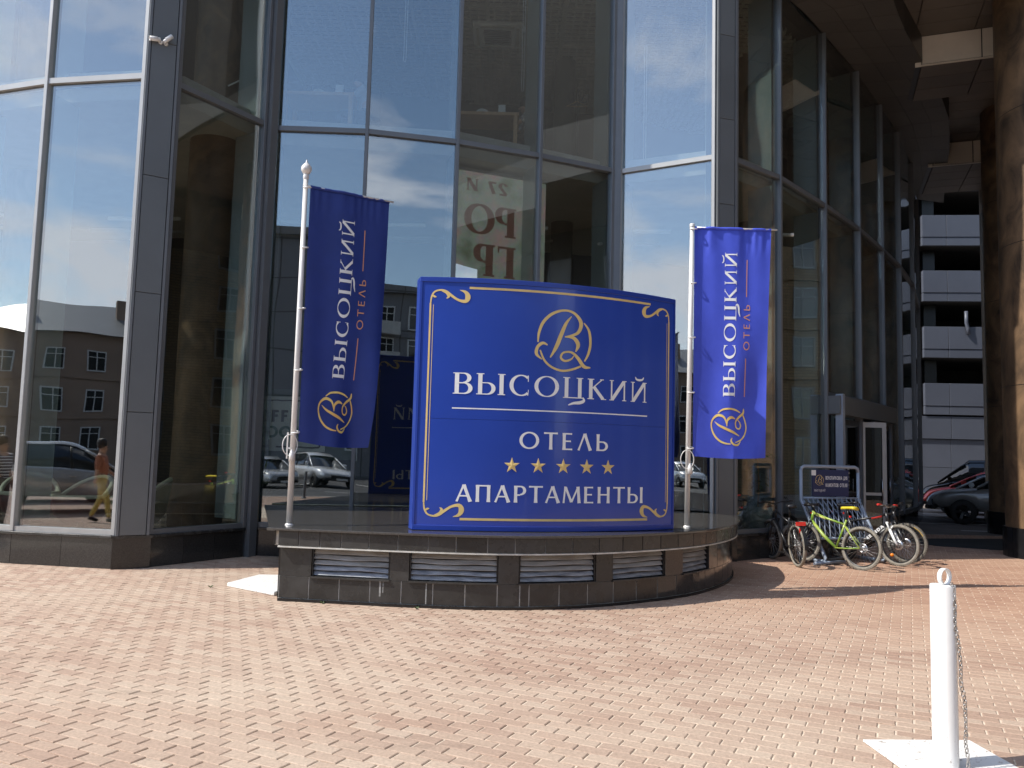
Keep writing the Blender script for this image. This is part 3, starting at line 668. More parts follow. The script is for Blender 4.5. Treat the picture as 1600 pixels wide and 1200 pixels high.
def strips(mb, SS, f, lift0=.002):
    """map strips to space with f(x, y, lift); tiny lift steps keep strokes off one another"""
    for i, S in enumerate(SS):
        lf = lift0 + .00022 * (i % 9); b = mb.pts([f(p[0], p[1], lf) for pr in S for p in pr])
        for k in range(len(S) - 1): mb.face(b + 2 * k, b + 2 * k + 1, b + 2 * k + 3, b + 2 * k + 2)
    return mb
def emblem(cx, cy, r, rot=0):
    D = [([(572, 330), (576, 285), (596, 235), (640, 193), (700, 174), (750, 186), (782, 228), (765, 276), (706, 297)], [6, 11, 13, 12, 9, 11, 17, 13, 4]),
         ([(702, 297), (745, 300), (769, 330), (757, 364)], [5, 14, 18, 5]),
         ([(733, 200), (706, 236), (683, 290), (660, 348), (632, 398)], [3, 13, 17, 16, 5]),
         ([(618, 341), (595, 333), (571, 352), (566, 385), (592, 408)], [5, 12, 13, 13, 4]),
         ([(583, 366), (604, 412), (640, 442), (690, 456), (740, 448), (785, 430)], [6, 9, 9, 9, 9, 8]),
         ([(748, 384), (735, 400), (705, 410), (684, 396), (696, 372), (735, 368), (768, 392), (800, 430), (834, 434)], [3, 7, 9, 10, 8, 9, 14, 15, 5]),
         ([(797, 226), (824, 262), (832, 320), (822, 370), (803, 406)], [5, 11, 12, 11, 6])]
    out = []; k = r / 138; ca, sa = math.cos(rot), math.sin(rot)
    for P, Wd in D:
        Q = catmull([(p[0], p[1], q) for p, q in zip(P, Wd)], 6); pts = []
        for x, y, q in Q:
            u, v = (x - 698) * k, -(y - 315) * k; pts.append((cx + u * ca - v * sa, cy + u * sa + v * ca))
        out.append(rib(pts, [q[2] * k * 1.12 for q in Q]))
    return out

# ---------------------------------------------------------------- pedestal
ped = thing('sign_pedestal', 'low curved pedestal clad in dark tiles with five louvred vents under the blue sign', 'pedestal', (.3, 10.6, 0))
PO = ped.location.copy()
def pp(mb, name, m, par=None, **k): return mb.build(name, m, par or ped, off=PO, **k)
front = [(-2.50, 9.19), (-2.04, 9.12), (-1.32, 9.02), (-.62, 8.96), (-.10, 8.97), (.41, 9.07), (1.14, 9.38), (1.97, 9.98), (2.48, 10.53), (2.95, 11.30), (3.25, 12.1), (3.44, 13.0)]
fr = catmull(front, 8)
al = [0]
for a, b in zip(fr, fr[1:]): al.append(al[-1] + math.dist(a, b))
def fpt(s, o=0.):
    s = max(0, min(al[-1] - 1e-6, s)); i = max(k for k in range(len(al)) if al[k] <= s); i = min(i, len(fr) - 2); t = (s - al[i]) / (al[i + 1] - al[i])
    p = Vector(fr[i]).lerp(Vector(fr[i + 1]), t); i0, i1 = max(0, i - 2), min(len(fr) - 1, i + 3); d = (Vector(fr[i1]) - Vector(fr[i0])).normalized()
    return p + Vector((d.y, -d.x)) * o
def arc_slab(s0, s1, o_out, o_in, z0, z1, k=None):
    k = k or max(1, int((s1 - s0) / .12)); A = [fpt(s0 + (s1 - s0) * i / k, o_out) for i in range(k + 1)]; B = [fpt(s0 + (s1 - s0) * i / k, o_in) for i in range(k + 1)]
    m = MB(); b = m.pts([(p.x, p.y, z) for p, q in zip(A, B) for (p, z) in ((p, z0), (p, z1), (q, z0), (q, z1))])
    for i in range(k):
        c0, c1 = b + 4 * i, b + 4 * (i + 1)
        m.face(c0, c1, c1 + 1, c0 + 1); m.face(c0 + 3, c1 + 3, c1 + 2, c0 + 2); m.face(c0 + 1, c1 + 1, c1 + 3, c0 + 3); m.face(c0 + 2, c1 + 2, c1, c0)
    m.face(b, b + 1, b + 3, b + 2); e = b + 4 * k; m.face(e + 2, e + 3, e + 1, e); return m
Lf = al[-1]
top_poly = [tuple(fpt(Lf * i / 40, .12)) for i in range(41)] + [(3.3, 13.45), (1.85, 14.3), (.4, 13.62), (-1.0, 13.0), (-2.45, 12.84), (-3.75, 12.75), (-2.68, 9.32)]
top_poly[0] = (-2.64, 9.10)
bevel(pp(MB().prism(top_poly, .765, .795), 'top_slab', mat('polished granite slab', (.045, .042, .038), .13, 0, col2=(.085, .078, .07), vs=50, rvar=.08)), .006, 2)
core = [tuple(fpt(Lf * i / 40, -.07)) for i in range(41)] + [(3.2, 13.4), (1.85, 14.2), (.4, 13.5), (-1.0, 12.9), (-2.45, 12.75), (-3.4, 12.7), (-2.44, 9.27)]
pp(MB().prism(core, .0, .60), 'core', M['bblack'])
# fascia tiles
k = 0; s = -.0
pp(arc_slab(0, Lf, .065, -.2, .598, .764), 'fascia_backing', M['grout'])
wds = [.30, .20, .28, .30, .31, .31]
s = 0
while s < Lf - .05:
    wd = .31 + rnd.uniform(-.02, .02) if s > .5 else .24
    e = min(Lf, s + wd); bevel(pp(arc_slab(s + .005, e - .005, .082, .055, .607, .762), 'fascia_tile', M['granite_m']), .003); s = e
pp(arc_slab(0, Lf, .086, -.0, .585, .600), 'fascia_trim', M['grout'])
# side return on the left
sd = seg_dir((-2.5, 9.19), (-3.45, 12.7)); sn = Vector((-sd.y, sd.x)); sl_ = 3.5
for k in range(11):
    cc = Vector((-2.5, 9.19)) + sd * (.16 + k * .32)
    pp(MB().obox(cc + sn * .07, sd, .157, .014, .607, .762), 'fascia_tile', M['granite_m'])
    pp(MB().obox(cc + sn * .0, sd, .157, .014, .03, .585), 'wall_tile', M['granite_m'])
pp(MB().obox(Vector((-2.5, 9.19)) + sd * 1.75 - sn * .03, sd, 1.74, .03, 0, .6), 'side_backing', M['grout'])
pp(MB().obox(Vector((-2.5, 9.19)) + sd * 1.75 + sn * .02, sd, 1.74, .045, .6, .764), 'side_fascia_backing', M['grout'])
# find vents along the arc from picture columns projected on the front
def s_at(x):
    best = min(range(2000), key=lambda i: abs(fpt(Lf * i / 2000).x - x)); return Lf * best / 2000
vents = [(s_at(-2.13), s_at(-1.27)), (s_at(-1.05), s_at(-.10)), (s_at(.13), s_at(.98)), (s_at(1.18), s_at(1.86)), (s_at(2.12), s_at(2.56))]
edges = [0]
for a, b in vents: edges += [a, b]
edges.append(Lf)
def wall(s0, s1, z0, z1):
    n = max(1, round((s1 - s0) / .33)); q = (s1 - s0) / n
    for i in range(n): bevel(pp(arc_slab(s0 + q * i + .0055, s0 + q * (i + 1) - .0055, .012, -.02, z0, z1), 'wall_tile', M['granite_m'] if s0 < 4.2 else M['granite']), .002)
pp(arc_slab(0, Lf, .004, -.05, .0, .268), 'wall_backing', M['grout'])
for i in range(0, len(edges), 2):
    wall(edges[i], edges[i + 1], .27, .583); pp(arc_slab(edges[i] + .01, edges[i + 1] - .01, .004, -.09, .268, .59), 'pier_backing', M['grout'])
s = 0
while s < Lf - .05:
    e = min(Lf, s + .345); bevel(pp(arc_slab(s + .0055, e - .0055, .012, -.02, .035, .268), 'wall_tile', M['granite_m'] if s < 4.2 else M['granite']), .002); s = e
pp(arc_slab(0, Lf, .03, .013, .0, .03), 'base_trim', M['black'])
for a, b in vents:
    v = pp(arc_slab(a - .01, b + .01, .035, -.06, .262, .280), 'vent', M['granite_m'])
    arc_slab(a, b, -.058, -.068, .28, .585).build('vent_back', M['bblack'], v, off=PO)
    for j in range(5):
        z = .290 + j * .058; m = MB(); kk = 10
        A = [fpt(a + .012 + (b - a - .024) * i / kk, -.018) for i in range(kk + 1)]; B = [fpt(a + .012 + (b - a - .024) * i / kk, -.05) for i in range(kk + 1)]
        for i in range(kk):
            P = [(A[i].x, A[i].y, z), (A[i + 1].x, A[i + 1].y, z), (B[i + 1].x, B[i + 1].y, z + .040), (B[i].x, B[i].y, z + .040)]
            m.hexa(P + [(x, y, zz + .004) for x, y, zz in P])
        m.v = [(x_, y_, z_ + .006 * math.sin(x_ * 9 + j * 2.1 + a * 3) * (j % 2)) for x_, y_, z_ in m.v]
        m.build('louvre_slat', M['louvre'] if j > 1 else M['louvre2'], v, off=PO)
    for e in (a + .006, b - .006):
        arc_slab(e - .006, e + .006, .0, -.056, .28, .585, 1).build('vent_jamb', M['bblack'], v, off=PO)
# pale limescale drips
for x, z0, z1, wd in ((-1.36, .10, .26, .018), (-1.33, .14, .26, .008), (-.86, .04, .26, .012), (.14, .03, .26, .010)):
    s = s_at(x); pp(arc_slab(s - wd / 2, s + wd / 2, .0132, .0125, z0, z1, 1), 'lime_stain', mat('lime stain', (.30, .30, .29), .8, var=.3, vs=50))

# ---------------------------------------------------------------- big sign
sg = thing('hotel_sign', 'large curved blue sign with gold emblem, five stars and white Cyrillic lettering', 'sign', (.4, 9.7, .795))
SO = sg.location.copy(); SA, SB = Vector((-1.07, 9.24)), Vector((2.02, 10.20)); SW = (SB - SA).length; SN = Vector((SB - SA).normalized()); SN = Vector((SN.y, -SN.x)); SAG = .30; SZ0, SZ1 = .80, 3.65; SH = SZ1 - SZ0
def sgf(x, y, lift=0.):      # x metres along the chord, y metres up
    u = x / SW; p = SA.lerp(SB, u) + SN * (SAG * 4 * u * (1 - u) + lift); return (p.x, p.y, SZ0 + y)
def sgb(x, y, lift=0.):
    u = 1 - x / SW; p = SA.lerp(SB, u) + SN * (SAG * 4 * u * (1 - u) * .8 - .17 - lift); return (p.x, p.y, SZ0 + y)
def sp_(mb, name, m, **k): return mb.build(name, m, sg, off=SO, **k)
def sheet(f, x0, x1, y0, y1, lift, n=24, flip=False):
    m = MB(); m.smooth = True; b = m.pts([f(x0 + (x1 - x0) * i / n, y, lift) for i in range(n + 1) for y in (y0, y1)])
    for i in range(n): q = (b + 2 * i, b + 2 * i + 2, b + 2 * i + 3, b + 2 * i + 1); m.face(*q)
    return m
def shell(x0, x1, y0, y1, lf, lb, n=24):
    m = MB(); A = [sgf(x0 + (x1 - x0) * i / n, 0, lf) for i in range(n + 1)]; B = [sgb(SW - (x0 + (x1 - x0) * i / n), 0, lb) for i in range(n + 1)]
    P = [(p[0], p[1]) for p in A] + [(p[0], p[1]) for p in B[::-1]]; return m.prism(P, SZ0 + y0, SZ0 + y1)
sp_(shell(0.012, SW - .012, .05, SH - .05, -.004, -.004), 'core', M['blue_trim'])
ysm = SH * .435
sp_(sheet(sgf, .0, SW, .055, ysm - .002, .0), 'front_panel', M['blue']); sp_(sheet(sgf, .0, SW, ysm + .002, SH - .055, .0), 'front_panel', M['blue'])
sp_(sheet(sgb, .0, SW, .055, SH - .055, .0), 'back_panel', M['blue'])
bevel(sp_(shell(-.005, SW + .005, .0, .055, .012, .012), 'bottom_trim', M['blue_trim']), .003)
bevel(sp_(shell(-.005, SW + .005, SH - .055, SH, .012, .012), 'top_trim', M['blue_trim']), .003)
for x0, x1 in ((-.004, .018), (SW - .018, SW + .004)): sp_(shell(x0, x1, .0552, SH - .0552, .010, .010, 2), 'side_trim', M['blue_trim'])
def yv(v): return SH * (1 - v)
def line_s(x0, y0, x1, y1, wd, n=12):
    return rib([(x0 + (x1 - x0) * i / n, y0 + (y1 - y0) * i / n) for i in range(n + 1)], [wd] * (n + 1))
def corner(cx, cy, sx, sy, k):
    D = [([(14, 40), (16, 20), (24, 6), (40, 2), (52, 6), (62, 14), (80, 26), (98, 29), (104, 18), (98, 6), (84, 1)], [2.5, 4, 4, 4.5, 6, 6.5, 6, 9, 13, 8, 1]),
         ([(40, 3), (52, 9), (57, 18), (52, 23)], [4, 6, 6, 2]), ([(17, 14), (23, 19), (28, 20)], [3, 5, 1])]
    out = []
    for P, Wd in D:
        Q = catmull([(p[0], p[1], q) for p, q in zip(P, Wd)], 5); out.append(rib([(cx + sx * (q[0] - 14) * k, cy - sy * (q[1] - 2) * k) for q in Q], [q[2] * k for q in Q]))
    return out
def graphics(f, lift, back=False):
    xl, xr = SW * .035, SW * .968; yt, yb = yv(.052), yv(.945); kc = .0045
    g = []
    g += [line_s(SW * .165, yv(.040), SW * .875, yv(.040), .026), line_s(SW * .155, yv(.955), SW * .87, yv(.955), .026)]
    for x, i in ((xl, 1), (xr, -1)): g += [line_s(x, yb + .15, x, yt - .15, .019, 4), line_s(x + i * .032, yb + .17, x + i * .032, yt - .17, .006, 4)]
    for x, sx in ((xl, 1), (xr, -1)):
        for y, sy in ((yt, 1), (yb, -1)): g += corner(x, y, sx, sy, kc)
    o = strips(MB(), g, f, lift); o.build('gold_border', M['gold'], sg, off=SO)
    strips(MB(), emblem(SW * .508, yv(.232), .345), f, lift).build('emblem', M['gold'], sg, off=SO)
    letters('ВЫСОЦКИЙ', SERIF, SW * .120, SW * .862, yv(.465), SH * .084, .17, f, lift, M['letter'], sg, SO)
    strips(MB(), [line_s(SW * .118, yv(.522), SW * .864, yv(.522), .014)], f, lift).build('underline', M['letter'], sg, off=SO)
    letters('ОТЕЛЬ', FLARE, SW * .352, SW * .690, yv(.675), SH * .068, .24, f, lift, M['letter'], sg, SO)
    letters('АПАРТАМЕНТЫ', FLARE, SW * .140, SW * .850, yv(.887), SH * .066, .16, f, lift, M['letter'], sg, SO)
    for u in (.328, .422, .515, .606, .693):
        m = MB(); P = [(SW * u + (.093 if i % 2 == 0 else .036) * math.sin(math.pi * i / 5), yv(.742) + (.093 if i % 2 == 0 else .036) * math.cos(math.pi * i / 5)) for i in range(10)]
        b = m.pts([f(SW * u, yv(.742), lift + .006)] + [f(x, y, lift) for x, y in P])
        for i in range(10): m.face(b, b + 1 + (i + 1) % 10, b + 1 + i)
        m.build('star', M['gold'], sg, off=SO)
graphics(sgf, .002); graphics(sgb, .002, True)

# ---------------------------------------------------------------- flagpoles and flags
def flagpole(x, y, ztop, lab, fin, bdir, W_, lean=(0, 0)):
    t = thing('flagpole', lab, 'flagpole', (x, y, .795), 0, 'white flagpoles on the pedestal')
    H_ = ztop - .795; lx, ly = lean; P = lambda z, dx=0., dy=0.: (lx * z / H_ + dx, ly * z / H_ + dy, z)
    MB().tube([P(0), P(H_ * .55), P(H_)], [.034, .031, .027], 16).build('pole', M['whitem'], t)
    MB().lathe([(.046, 0), (.046, .008), (.04, .012), (.036, .02)], 20).build('base_flange', M['whitem'], t)
    if fin:
        pr = [(.028, -.02), (.034, .0), (.034, .03), (.026, .045), (.045, .06), (.062, .095), (.060, .13), (.04, .16), (.014, .185), (.004, .22), (.0, .225)]
        MB().lathe(pr, 20, P(H_)).build('finial', M['whitem'], t)
    else: MB().lathe([(.032, -.03), (.034, 0), (.03, .012), (.0, .014)], 16, P(H_)).build('cap', M['whitem'], t)
    d = bdir; zb = H_ - .035 if not fin else H_ - .09
    a = P(zb); MB().tube([(a[0] + d.x * -.03, a[1] + d.y * -.03, zb), (a[0] + d.x * (W_ + .08), a[1] + d.y * (W_ + .08), zb - .0)], .011, 8).build('crossbar', M['whitem'], t)
    for k in range(5):
        z = zb - .02 - k * .72; a = P(z)
        pts = [(a[0] + .045 * math.cos(q) + d.x * .02, a[1] + .045 * math.sin(q) + d.y * .02, z + .012 * math.sin(q)) for q in [2 * math.pi * i / 14 for i in range(14)]]
        MB().tube(pts, .009, 6, closed=True).build('ring_clip', M['whitem'], t)
    z = zb - 3.02; a = P(z)
    pts = [(a[0] + .085 * math.cos(q) * d.x - .02, a[1] + .085 * math.cos(q) * d.y - .05, z - .03 + .12 * math.sin(q)) for q in [2 * math.pi * i / 20 for i in range(20)]]
    MB().tube(pts, .006, 6, closed=True).build('cord_loop', M['whitem'], t)
    MB().lathe([(0, -.22), (.032, -.215), (.03, -.13), (.018, -.11), (.01, -.08)], 12, (a[0] + .01, a[1] - .07, z)).build('counterweight', M['whitem'], t)
    if fin: MB().box(-.065, -.05, -.03, -.015, .75, 1.05).box(-.055, -.02, -.028, -.018, .86, .88).build('cleat', M['whitem'], t)
    return t
FBL = Vector((.86, .51)).normalized(); FBR = Vector((1, .02)).normalized()
flagpole(-2.49, 9.45, 4.84, 'white flagpole with onion finial at the left end of the pedestal', True, FBL, 1.03)
flagpole(2.28, 10.62, 4.74, 'white flagpole without finial at the right end of the pedestal', False, FBR, 1.05, (.04, 0))
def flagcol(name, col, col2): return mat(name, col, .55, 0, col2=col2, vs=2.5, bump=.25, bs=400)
def flag(x, y, z1, d, W_, Hh, lab, m, warp):
    t = thing('banner_flag', lab, 'flag', (x, y, z1 - Hh), 0, 'blue vertical banner flags')
    O = t.location.copy(); nrm = Vector((d.y, -d.x))
    def f(u, v, lift=0.):   # u 0..W from pole, v 0..H up
        p, n_ = warp(u / W_, v / Hh)
        q = Vector((x, y)) + d * (u + p) + nrm * (n_ + lift); return (q.x, q.y, z1 - Hh + v + warp(u / W_, v / Hh, True))
    m_ = MB(); m_.smooth = True; nu, nv = 60, 90
    b = m_.pts([f(W_ * i / nu, Hh * j / nv) for j in range(nv + 1) for i in range(nu + 1)])
    for j in range(nv):
        for i in range(nu): q = b + j * (nu + 1) + i; m_.face(q, q + 1, q + nu + 2, q + nu + 1)
    cl = m_.build('cloth', m, t, off=O)
    sl2 = MB(); sl2.tube([f(W_ * i / 30, Hh + .0, .0) for i in range(31)], .02, 8); sl2.build('sleeve', m, t, off=O)
    # graphics run upwards: layout x -> v, layout y -> -u
    def g(X, Y, lift): 
        return f(W_ * .56 - Y, X, lift + .003)
    cap = W_ * .155
    def dense(SS, k=5):
        out = []
        for S in SS:
            o = [S[0]]
            for a, b_ in zip(S, S[1:]):
                l = math.dist(a[0], b_[0]); n = max(1, int(l / .03))
                for i in range(1, n + 1): o.append(tuple(tuple(a[e][c] + (b_[e][c] - a[e][c]) * i / n for c in (0, 1)) for e in (0, 1)))
            out.append(o)
        return out
    letters('ВЫСОЦКИЙ', SERIF, Hh * .265, Hh * .895, 0, cap, .15, g, .001, M['letter'], t, O, dense)
    yy = -W_ * .17
    letters('ОТЕЛЬ', THIN, Hh * .465, Hh * .665, yy - .02, W_ * .085, .34, g, .001, M['copper'], t, O, dense)
    strips(MB(), dense([line_s(Hh * .265, yy + .03, Hh * .43, yy + .03, .012, 8), line_s(Hh * .70, yy + .03, Hh * .865, yy + .03, .012, 8)]), g, .001).build('rule_line', M['copper'], t, off=O)
    strips(MB(), dense(emblem(Hh * .135, W_ * .07, W_ * .235)), g, .001).build('emblem', M['goldp'], t, off=O)
    return t
def warpL(u, v, z=False):
    if z: return -.03 * math.sin(math.pi * u) * (1 - v) - .05 * u * (1 - v)
    a = (1 - v); top = max(0, (v - .9) / .1)
    n = .005 * math.sin(u * 55 + 3 * math.sin(u * 9)) * top ** .5 * (.4 + .6 * v) + .030 * math.sin(u * 13 + 1 + v * 1.5) * (.3 + .7 * a) * u ** .3 + .02 * math.sin(u * 7 + v * 5) * u + .05 * a * a * math.sin((u + v * 1.2) * 6) * u
    return (-.16 * a * a * u, n)
def warpR(u, v, z=False):
    if z: return -.02 * math.sin(math.pi * u) * (1 - v) + .0 * u
    a = (1 - v); top = max(0, (v - .88) / .12)
    n = .006 * math.sin(u * 48 + 1 + 3 * math.sin(u * 8)) * top ** .6 + .012 * math.sin(u * 21 + v * 3) * v ** 3 + .03 * math.sin(u * 9 + 2 + v * 2.2) * (.25 + .75 * a) * u ** .3 + .03 * math.sin(v * 9 + u * 4) * u * a + .05 * a * a * math.sin((u - v) * 9) * u
    return (-.10 * a * u + .03 * a ** 4 * u, n)
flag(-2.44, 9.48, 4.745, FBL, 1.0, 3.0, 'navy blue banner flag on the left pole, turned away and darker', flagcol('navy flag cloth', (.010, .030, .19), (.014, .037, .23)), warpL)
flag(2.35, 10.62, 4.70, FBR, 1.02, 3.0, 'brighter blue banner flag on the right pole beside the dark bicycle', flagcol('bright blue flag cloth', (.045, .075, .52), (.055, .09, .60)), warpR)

# ---------------------------------------------------------------- slab, bollard, chain
scuff = mat('scuffed white paint', (.78, .77, .74), .4, col2=(.80, .79, .77), vs=5, bump=.15, bs=14)
_n = scuff.node_tree.nodes; _l = scuff.node_tree.links; _g = _n.new('ShaderNodeNewGeometry'); _t = _n.new('ShaderNodeTexNoise'); _t.inputs['Scale'].default_value = 26; _t.inputs['Detail'].default_value = 9; _t.inputs['Roughness'].default_value = .75; _l.new(_g.outputs['Position'], _t.inputs[0])
_s = _n.new('ShaderNodeSeparateXYZ'); _l.new(_g.outputs['Position'], _s.inputs[0]); _m = _n.new('ShaderNodeMapRange'); _l.new(_s.outputs[2], _m.inputs[0]); _m.inputs[2].default_value = .45; _m.inputs[3].default_value = .10; _m.inputs[4].default_value = 0
_a = _n.new('ShaderNodeMath'); _a.operation = 'ADD'; _l.new(_t.outputs[0], _a.inputs[0]); _l.new(_m.outputs[0], _a.inputs[1])
_r = _n.new('ShaderNodeValToRGB'); _r.color_ramp.elements[0].position = .66; _r.color_ramp.elements[0].color = (.78, .77, .74, 1); _r.color_ramp.elements[1].position = .72; _r.color_ramp.elements[1].color = (.36, .30, .25, 1); _l.new(_a.outputs[0], _r.inputs[0]); _l.new(_r.outputs[0], _n['Principled BSDF'].inputs['Base Color'])
t = thing('white_slab', 'flat white painted slab lying on the paving left of the pedestal', 'slab', (-3.0, 10.2, 0))
bevel(MB().prism([(-3.34, 10.0), (-2.62, 9.45), (-2.48, 10.0), (-2.85, 10.75), (-3.18, 10.72)], .002, .045).build('slab_body', scuff, t, off=t.location), .006)
bol = thing('bollard', 'white steel bollard with a ring on top, standing on a white base plate', 'bollard', (2.44, 4.68, 0))
MB().lathe([(.066, .0), (.066, .985), (.064, .992), (.0, .994)], 36).build('post', scuff, bol)
bevel(MB().obox((0.06, .05), (1, .06), .33, .36, .002, .016).build('base_plate', scuff, bol), .003)
mb = MB(); P = []
for i in range(24):
    a = 2 * math.pi * i / 24
    P.append((a, .036 * math.cos(a) + .005, 1.008 + .038 * math.sin(a)))
for (r0, r1) in ((.036, .032),):
    b = mb.pts([(rr * math.cos(a) + .003, yy - .01, 1.036 + rr * math.sin(a)) for a in [2 * math.pi * i / 28 for i in range(28)] for rr in (.047, .040) for yy in (-.013, .013)])
    mb.smooth = True
    for i in range(28):
        c0, c1 = b + 4 * i, b + 4 * ((i + 1) % 28)
        mb.face(c0, c1, c1 + 1, c0 + 1); mb.face(c0 + 3, c1 + 3, c1 + 2, c0 + 2); mb.face(c0 + 2, c1 + 2, c1, c0); mb.face(c0 + 1, c1 + 1, c1 + 3, c0 + 3)
o = mb.build('ring', M['white'], bol); o.rotation_euler = (0, 0, R(28))
ch = thing('steel_chain', 'thin steel chain hanging from the bollard ring down its right side', 'chain', (2.44, 4.68, 0))
lk = MB(); Lk, Wk = .0155, .0085
pts = [(Wk * math.cos(a), 0, (Lk - Wk) * (1 if math.sin(a) > 0 else -1) + Wk * math.sin(a)) for a in [2 * math.pi * (i + .5) / 14 for i in range(14)]]
lk.tube(pts, .0029, 6, closed=True); lkm = lk.mesh('chain_link', M['steel'])
cur = []; n = 44
for i in range(n):
    u = i / (n - 1)
    cur.append((.022 + .052 * min(1, u * 1.4) + .004 * math.sin(i * .5), -.058 - .022 * u + .004 * math.sin(i * .9), .995 - u * .99 + 0))
for i in range(n):
    o = nobj('chain_link', lkm, ch, cur[i]); a = Vector(cur[min(i + 1, n - 1)]) - Vector(cur[max(i - 1, 0)])
    o.rotation_euler = (0, math.atan2(a.x, a.z) + rnd.uniform(-.12, .12), (math.pi / 2 if i % 2 else 0) + .35 + rnd.uniform(-.2, .2))
# weeds at the foot of the pedestal
for k, (x, y, lb) in enumerate(((-1.98, 9.05, 'small green weed tuft at the foot of the pedestal below the first vent'), (-.95, 8.9, 'tiny weed tuft at the foot of the pedestal below the second vent'), (-3.5, 9.9, 'yellow green weed tuft in the paving left of the white slab'))):
    m = MB()
    for i in range(16):
        a = rnd.uniform(0, 6.28); l = rnd.uniform(.015, .04); b = m.pts([(math.cos(a + 1.5) * .004, math.sin(a + 1.5) * .004, 0), (-math.cos(a + 1.5) * .004, -math.sin(a + 1.5) * .004, 0), (math.cos(a) * l * .5, math.sin(a) * l * .5, l * .7), (math.cos(a) * l, math.sin(a) * l, l * .6)])
        m.face(b, b + 1, b + 2); m.face(b + 1, b + 3, b + 2)
    o = m.build('weed', M['leaf']); o.location = (x, y, 0); tag(o, lb, 'weed')

# ---------------------------------------------------------------- bicycles
tread = mat('knobbly tyre', (.10, .092, .078), .85, col2=(.21, .19, .155), vs=22, bump=.6, bs=150)
def make_wheel(parent, x, z, Rr=.335, tm=None, knob=True, disc=True, steer=0., letters=False):
    wv = nobj('wheel', MB().lathe([(.018, -.045), (.022, -.03), (.014, -.02), (.014, .02), (.022, .03), (.018, .045)], 14, axis='y', cap=True).mesh('wheel', M['chrome']), parent, (x, 0, z))
    wv.rotation_euler = (0, 0, steer)
    tw_ = .026; prof = [(Rr - .045, -.014), (Rr - .03, -tw_), (Rr - .012, -tw_ * .95), (Rr, -tw_ * .5), (Rr + .002, 0), (Rr, tw_ * .5), (Rr - .012, tw_ * .95), (Rr - .03, tw_), (Rr - .045, .014), (Rr - .045, -.014)]
    ty = MB().lathe(prof, 48, axis='y')
    if knob:
        for i in range(64):
            a = 2 * math.pi * i / 64
            for s in (-1, 1):
                ca, sa = math.cos(a + s * .02), math.sin(a + s * .02); r0, r1 = Rr - .008, Rr + .005; y0 = s * .016; h = .009
                ty.hexa([(r0 * ca - h * sa, y0 - .006, r0 * sa + h * ca), (r0 * ca + h * sa, y0 - .006, r0 * sa - h * ca), (r0 * ca + h * sa, y0 + .006, r0 * sa - h * ca), (r0 * ca - h * sa, y0 + .006, r0 * sa + h * ca),
                         (r1 * ca - h * sa, y0 - .006, r1 * sa + h * ca), (r1 * ca + h * sa, y0 - .006, r1 * sa - h * ca), (r1 * ca + h * sa, y0 + .006, r1 * sa - h * ca), (r1 * ca - h * sa, y0 + .006, r1 * sa + h * ca)])
    ty.build('tyre', tm or tread, wv)
    MB().lathe([(Rr - .062, -.010), (Rr - .044, -.013), (Rr - .040, -.012), (Rr - .040, .012), (Rr - .044, .013), (Rr - .062, .010), (Rr - .066, 0), (Rr - .062, -.010)], 48, axis='y').build('rim', M['bblack'] if disc else M['chrome'], wv)
    s_ = MB()
    for i in range(28):
        a = 2 * math.pi * i / 28; q = a + (.45 if i % 4 < 2 else -.45); s = 1 if i % 2 else -1
        s_.tube([(.02 * math.cos(q), s * .028, .02 * math.sin(q)), ((Rr - .062) * math.cos(a), 0, (Rr - .062) * math.sin(a))], .0019, 3, cap=False)
    s_.build('spokes', M['chrome'], wv, kind='stuff')
    if disc: MB().lathe([(.05, -.032), (.08, -.032), (.08, -.030), (.05, -.030), (.05, -.032)], 28, axis='y').build('brake_disc', M['chrome'], wv)
    if letters:
        for i in range(8):
            a = .5 + i * .085; m = MB(); r_ = Rr - .02
            m.hexa([(r_ * math.cos(a), -.029, r_ * math.sin(a)), (r_ * math.cos(a + .05), -.029, r_ * math.sin(a + .05)), ((r_ - .014) * math.cos(a + .05), -.029, (r_ - .014) * math.sin(a + .05)), ((r_ - .014) * math.cos(a), -.029, (r_ - .014) * math.sin(a)),
                    (r_ * math.cos(a), -.027, r_ * math.sin(a)), (r_ * math.cos(a + .05), -.027, r_ * math.sin(a + .05)), ((r_ - .014) * math.cos(a + .05), -.027, (r_ - .014) * math.sin(a + .05)), ((r_ - .014) * math.cos(a), -.027, (r_ - .014) * math.sin(a))])
            m.build('tyre_marking', mat('yellow tyre print', (.6, .38, .05), .7) if i == 0 else bpy.data.materials['yellow tyre print'], wv)
    return wv
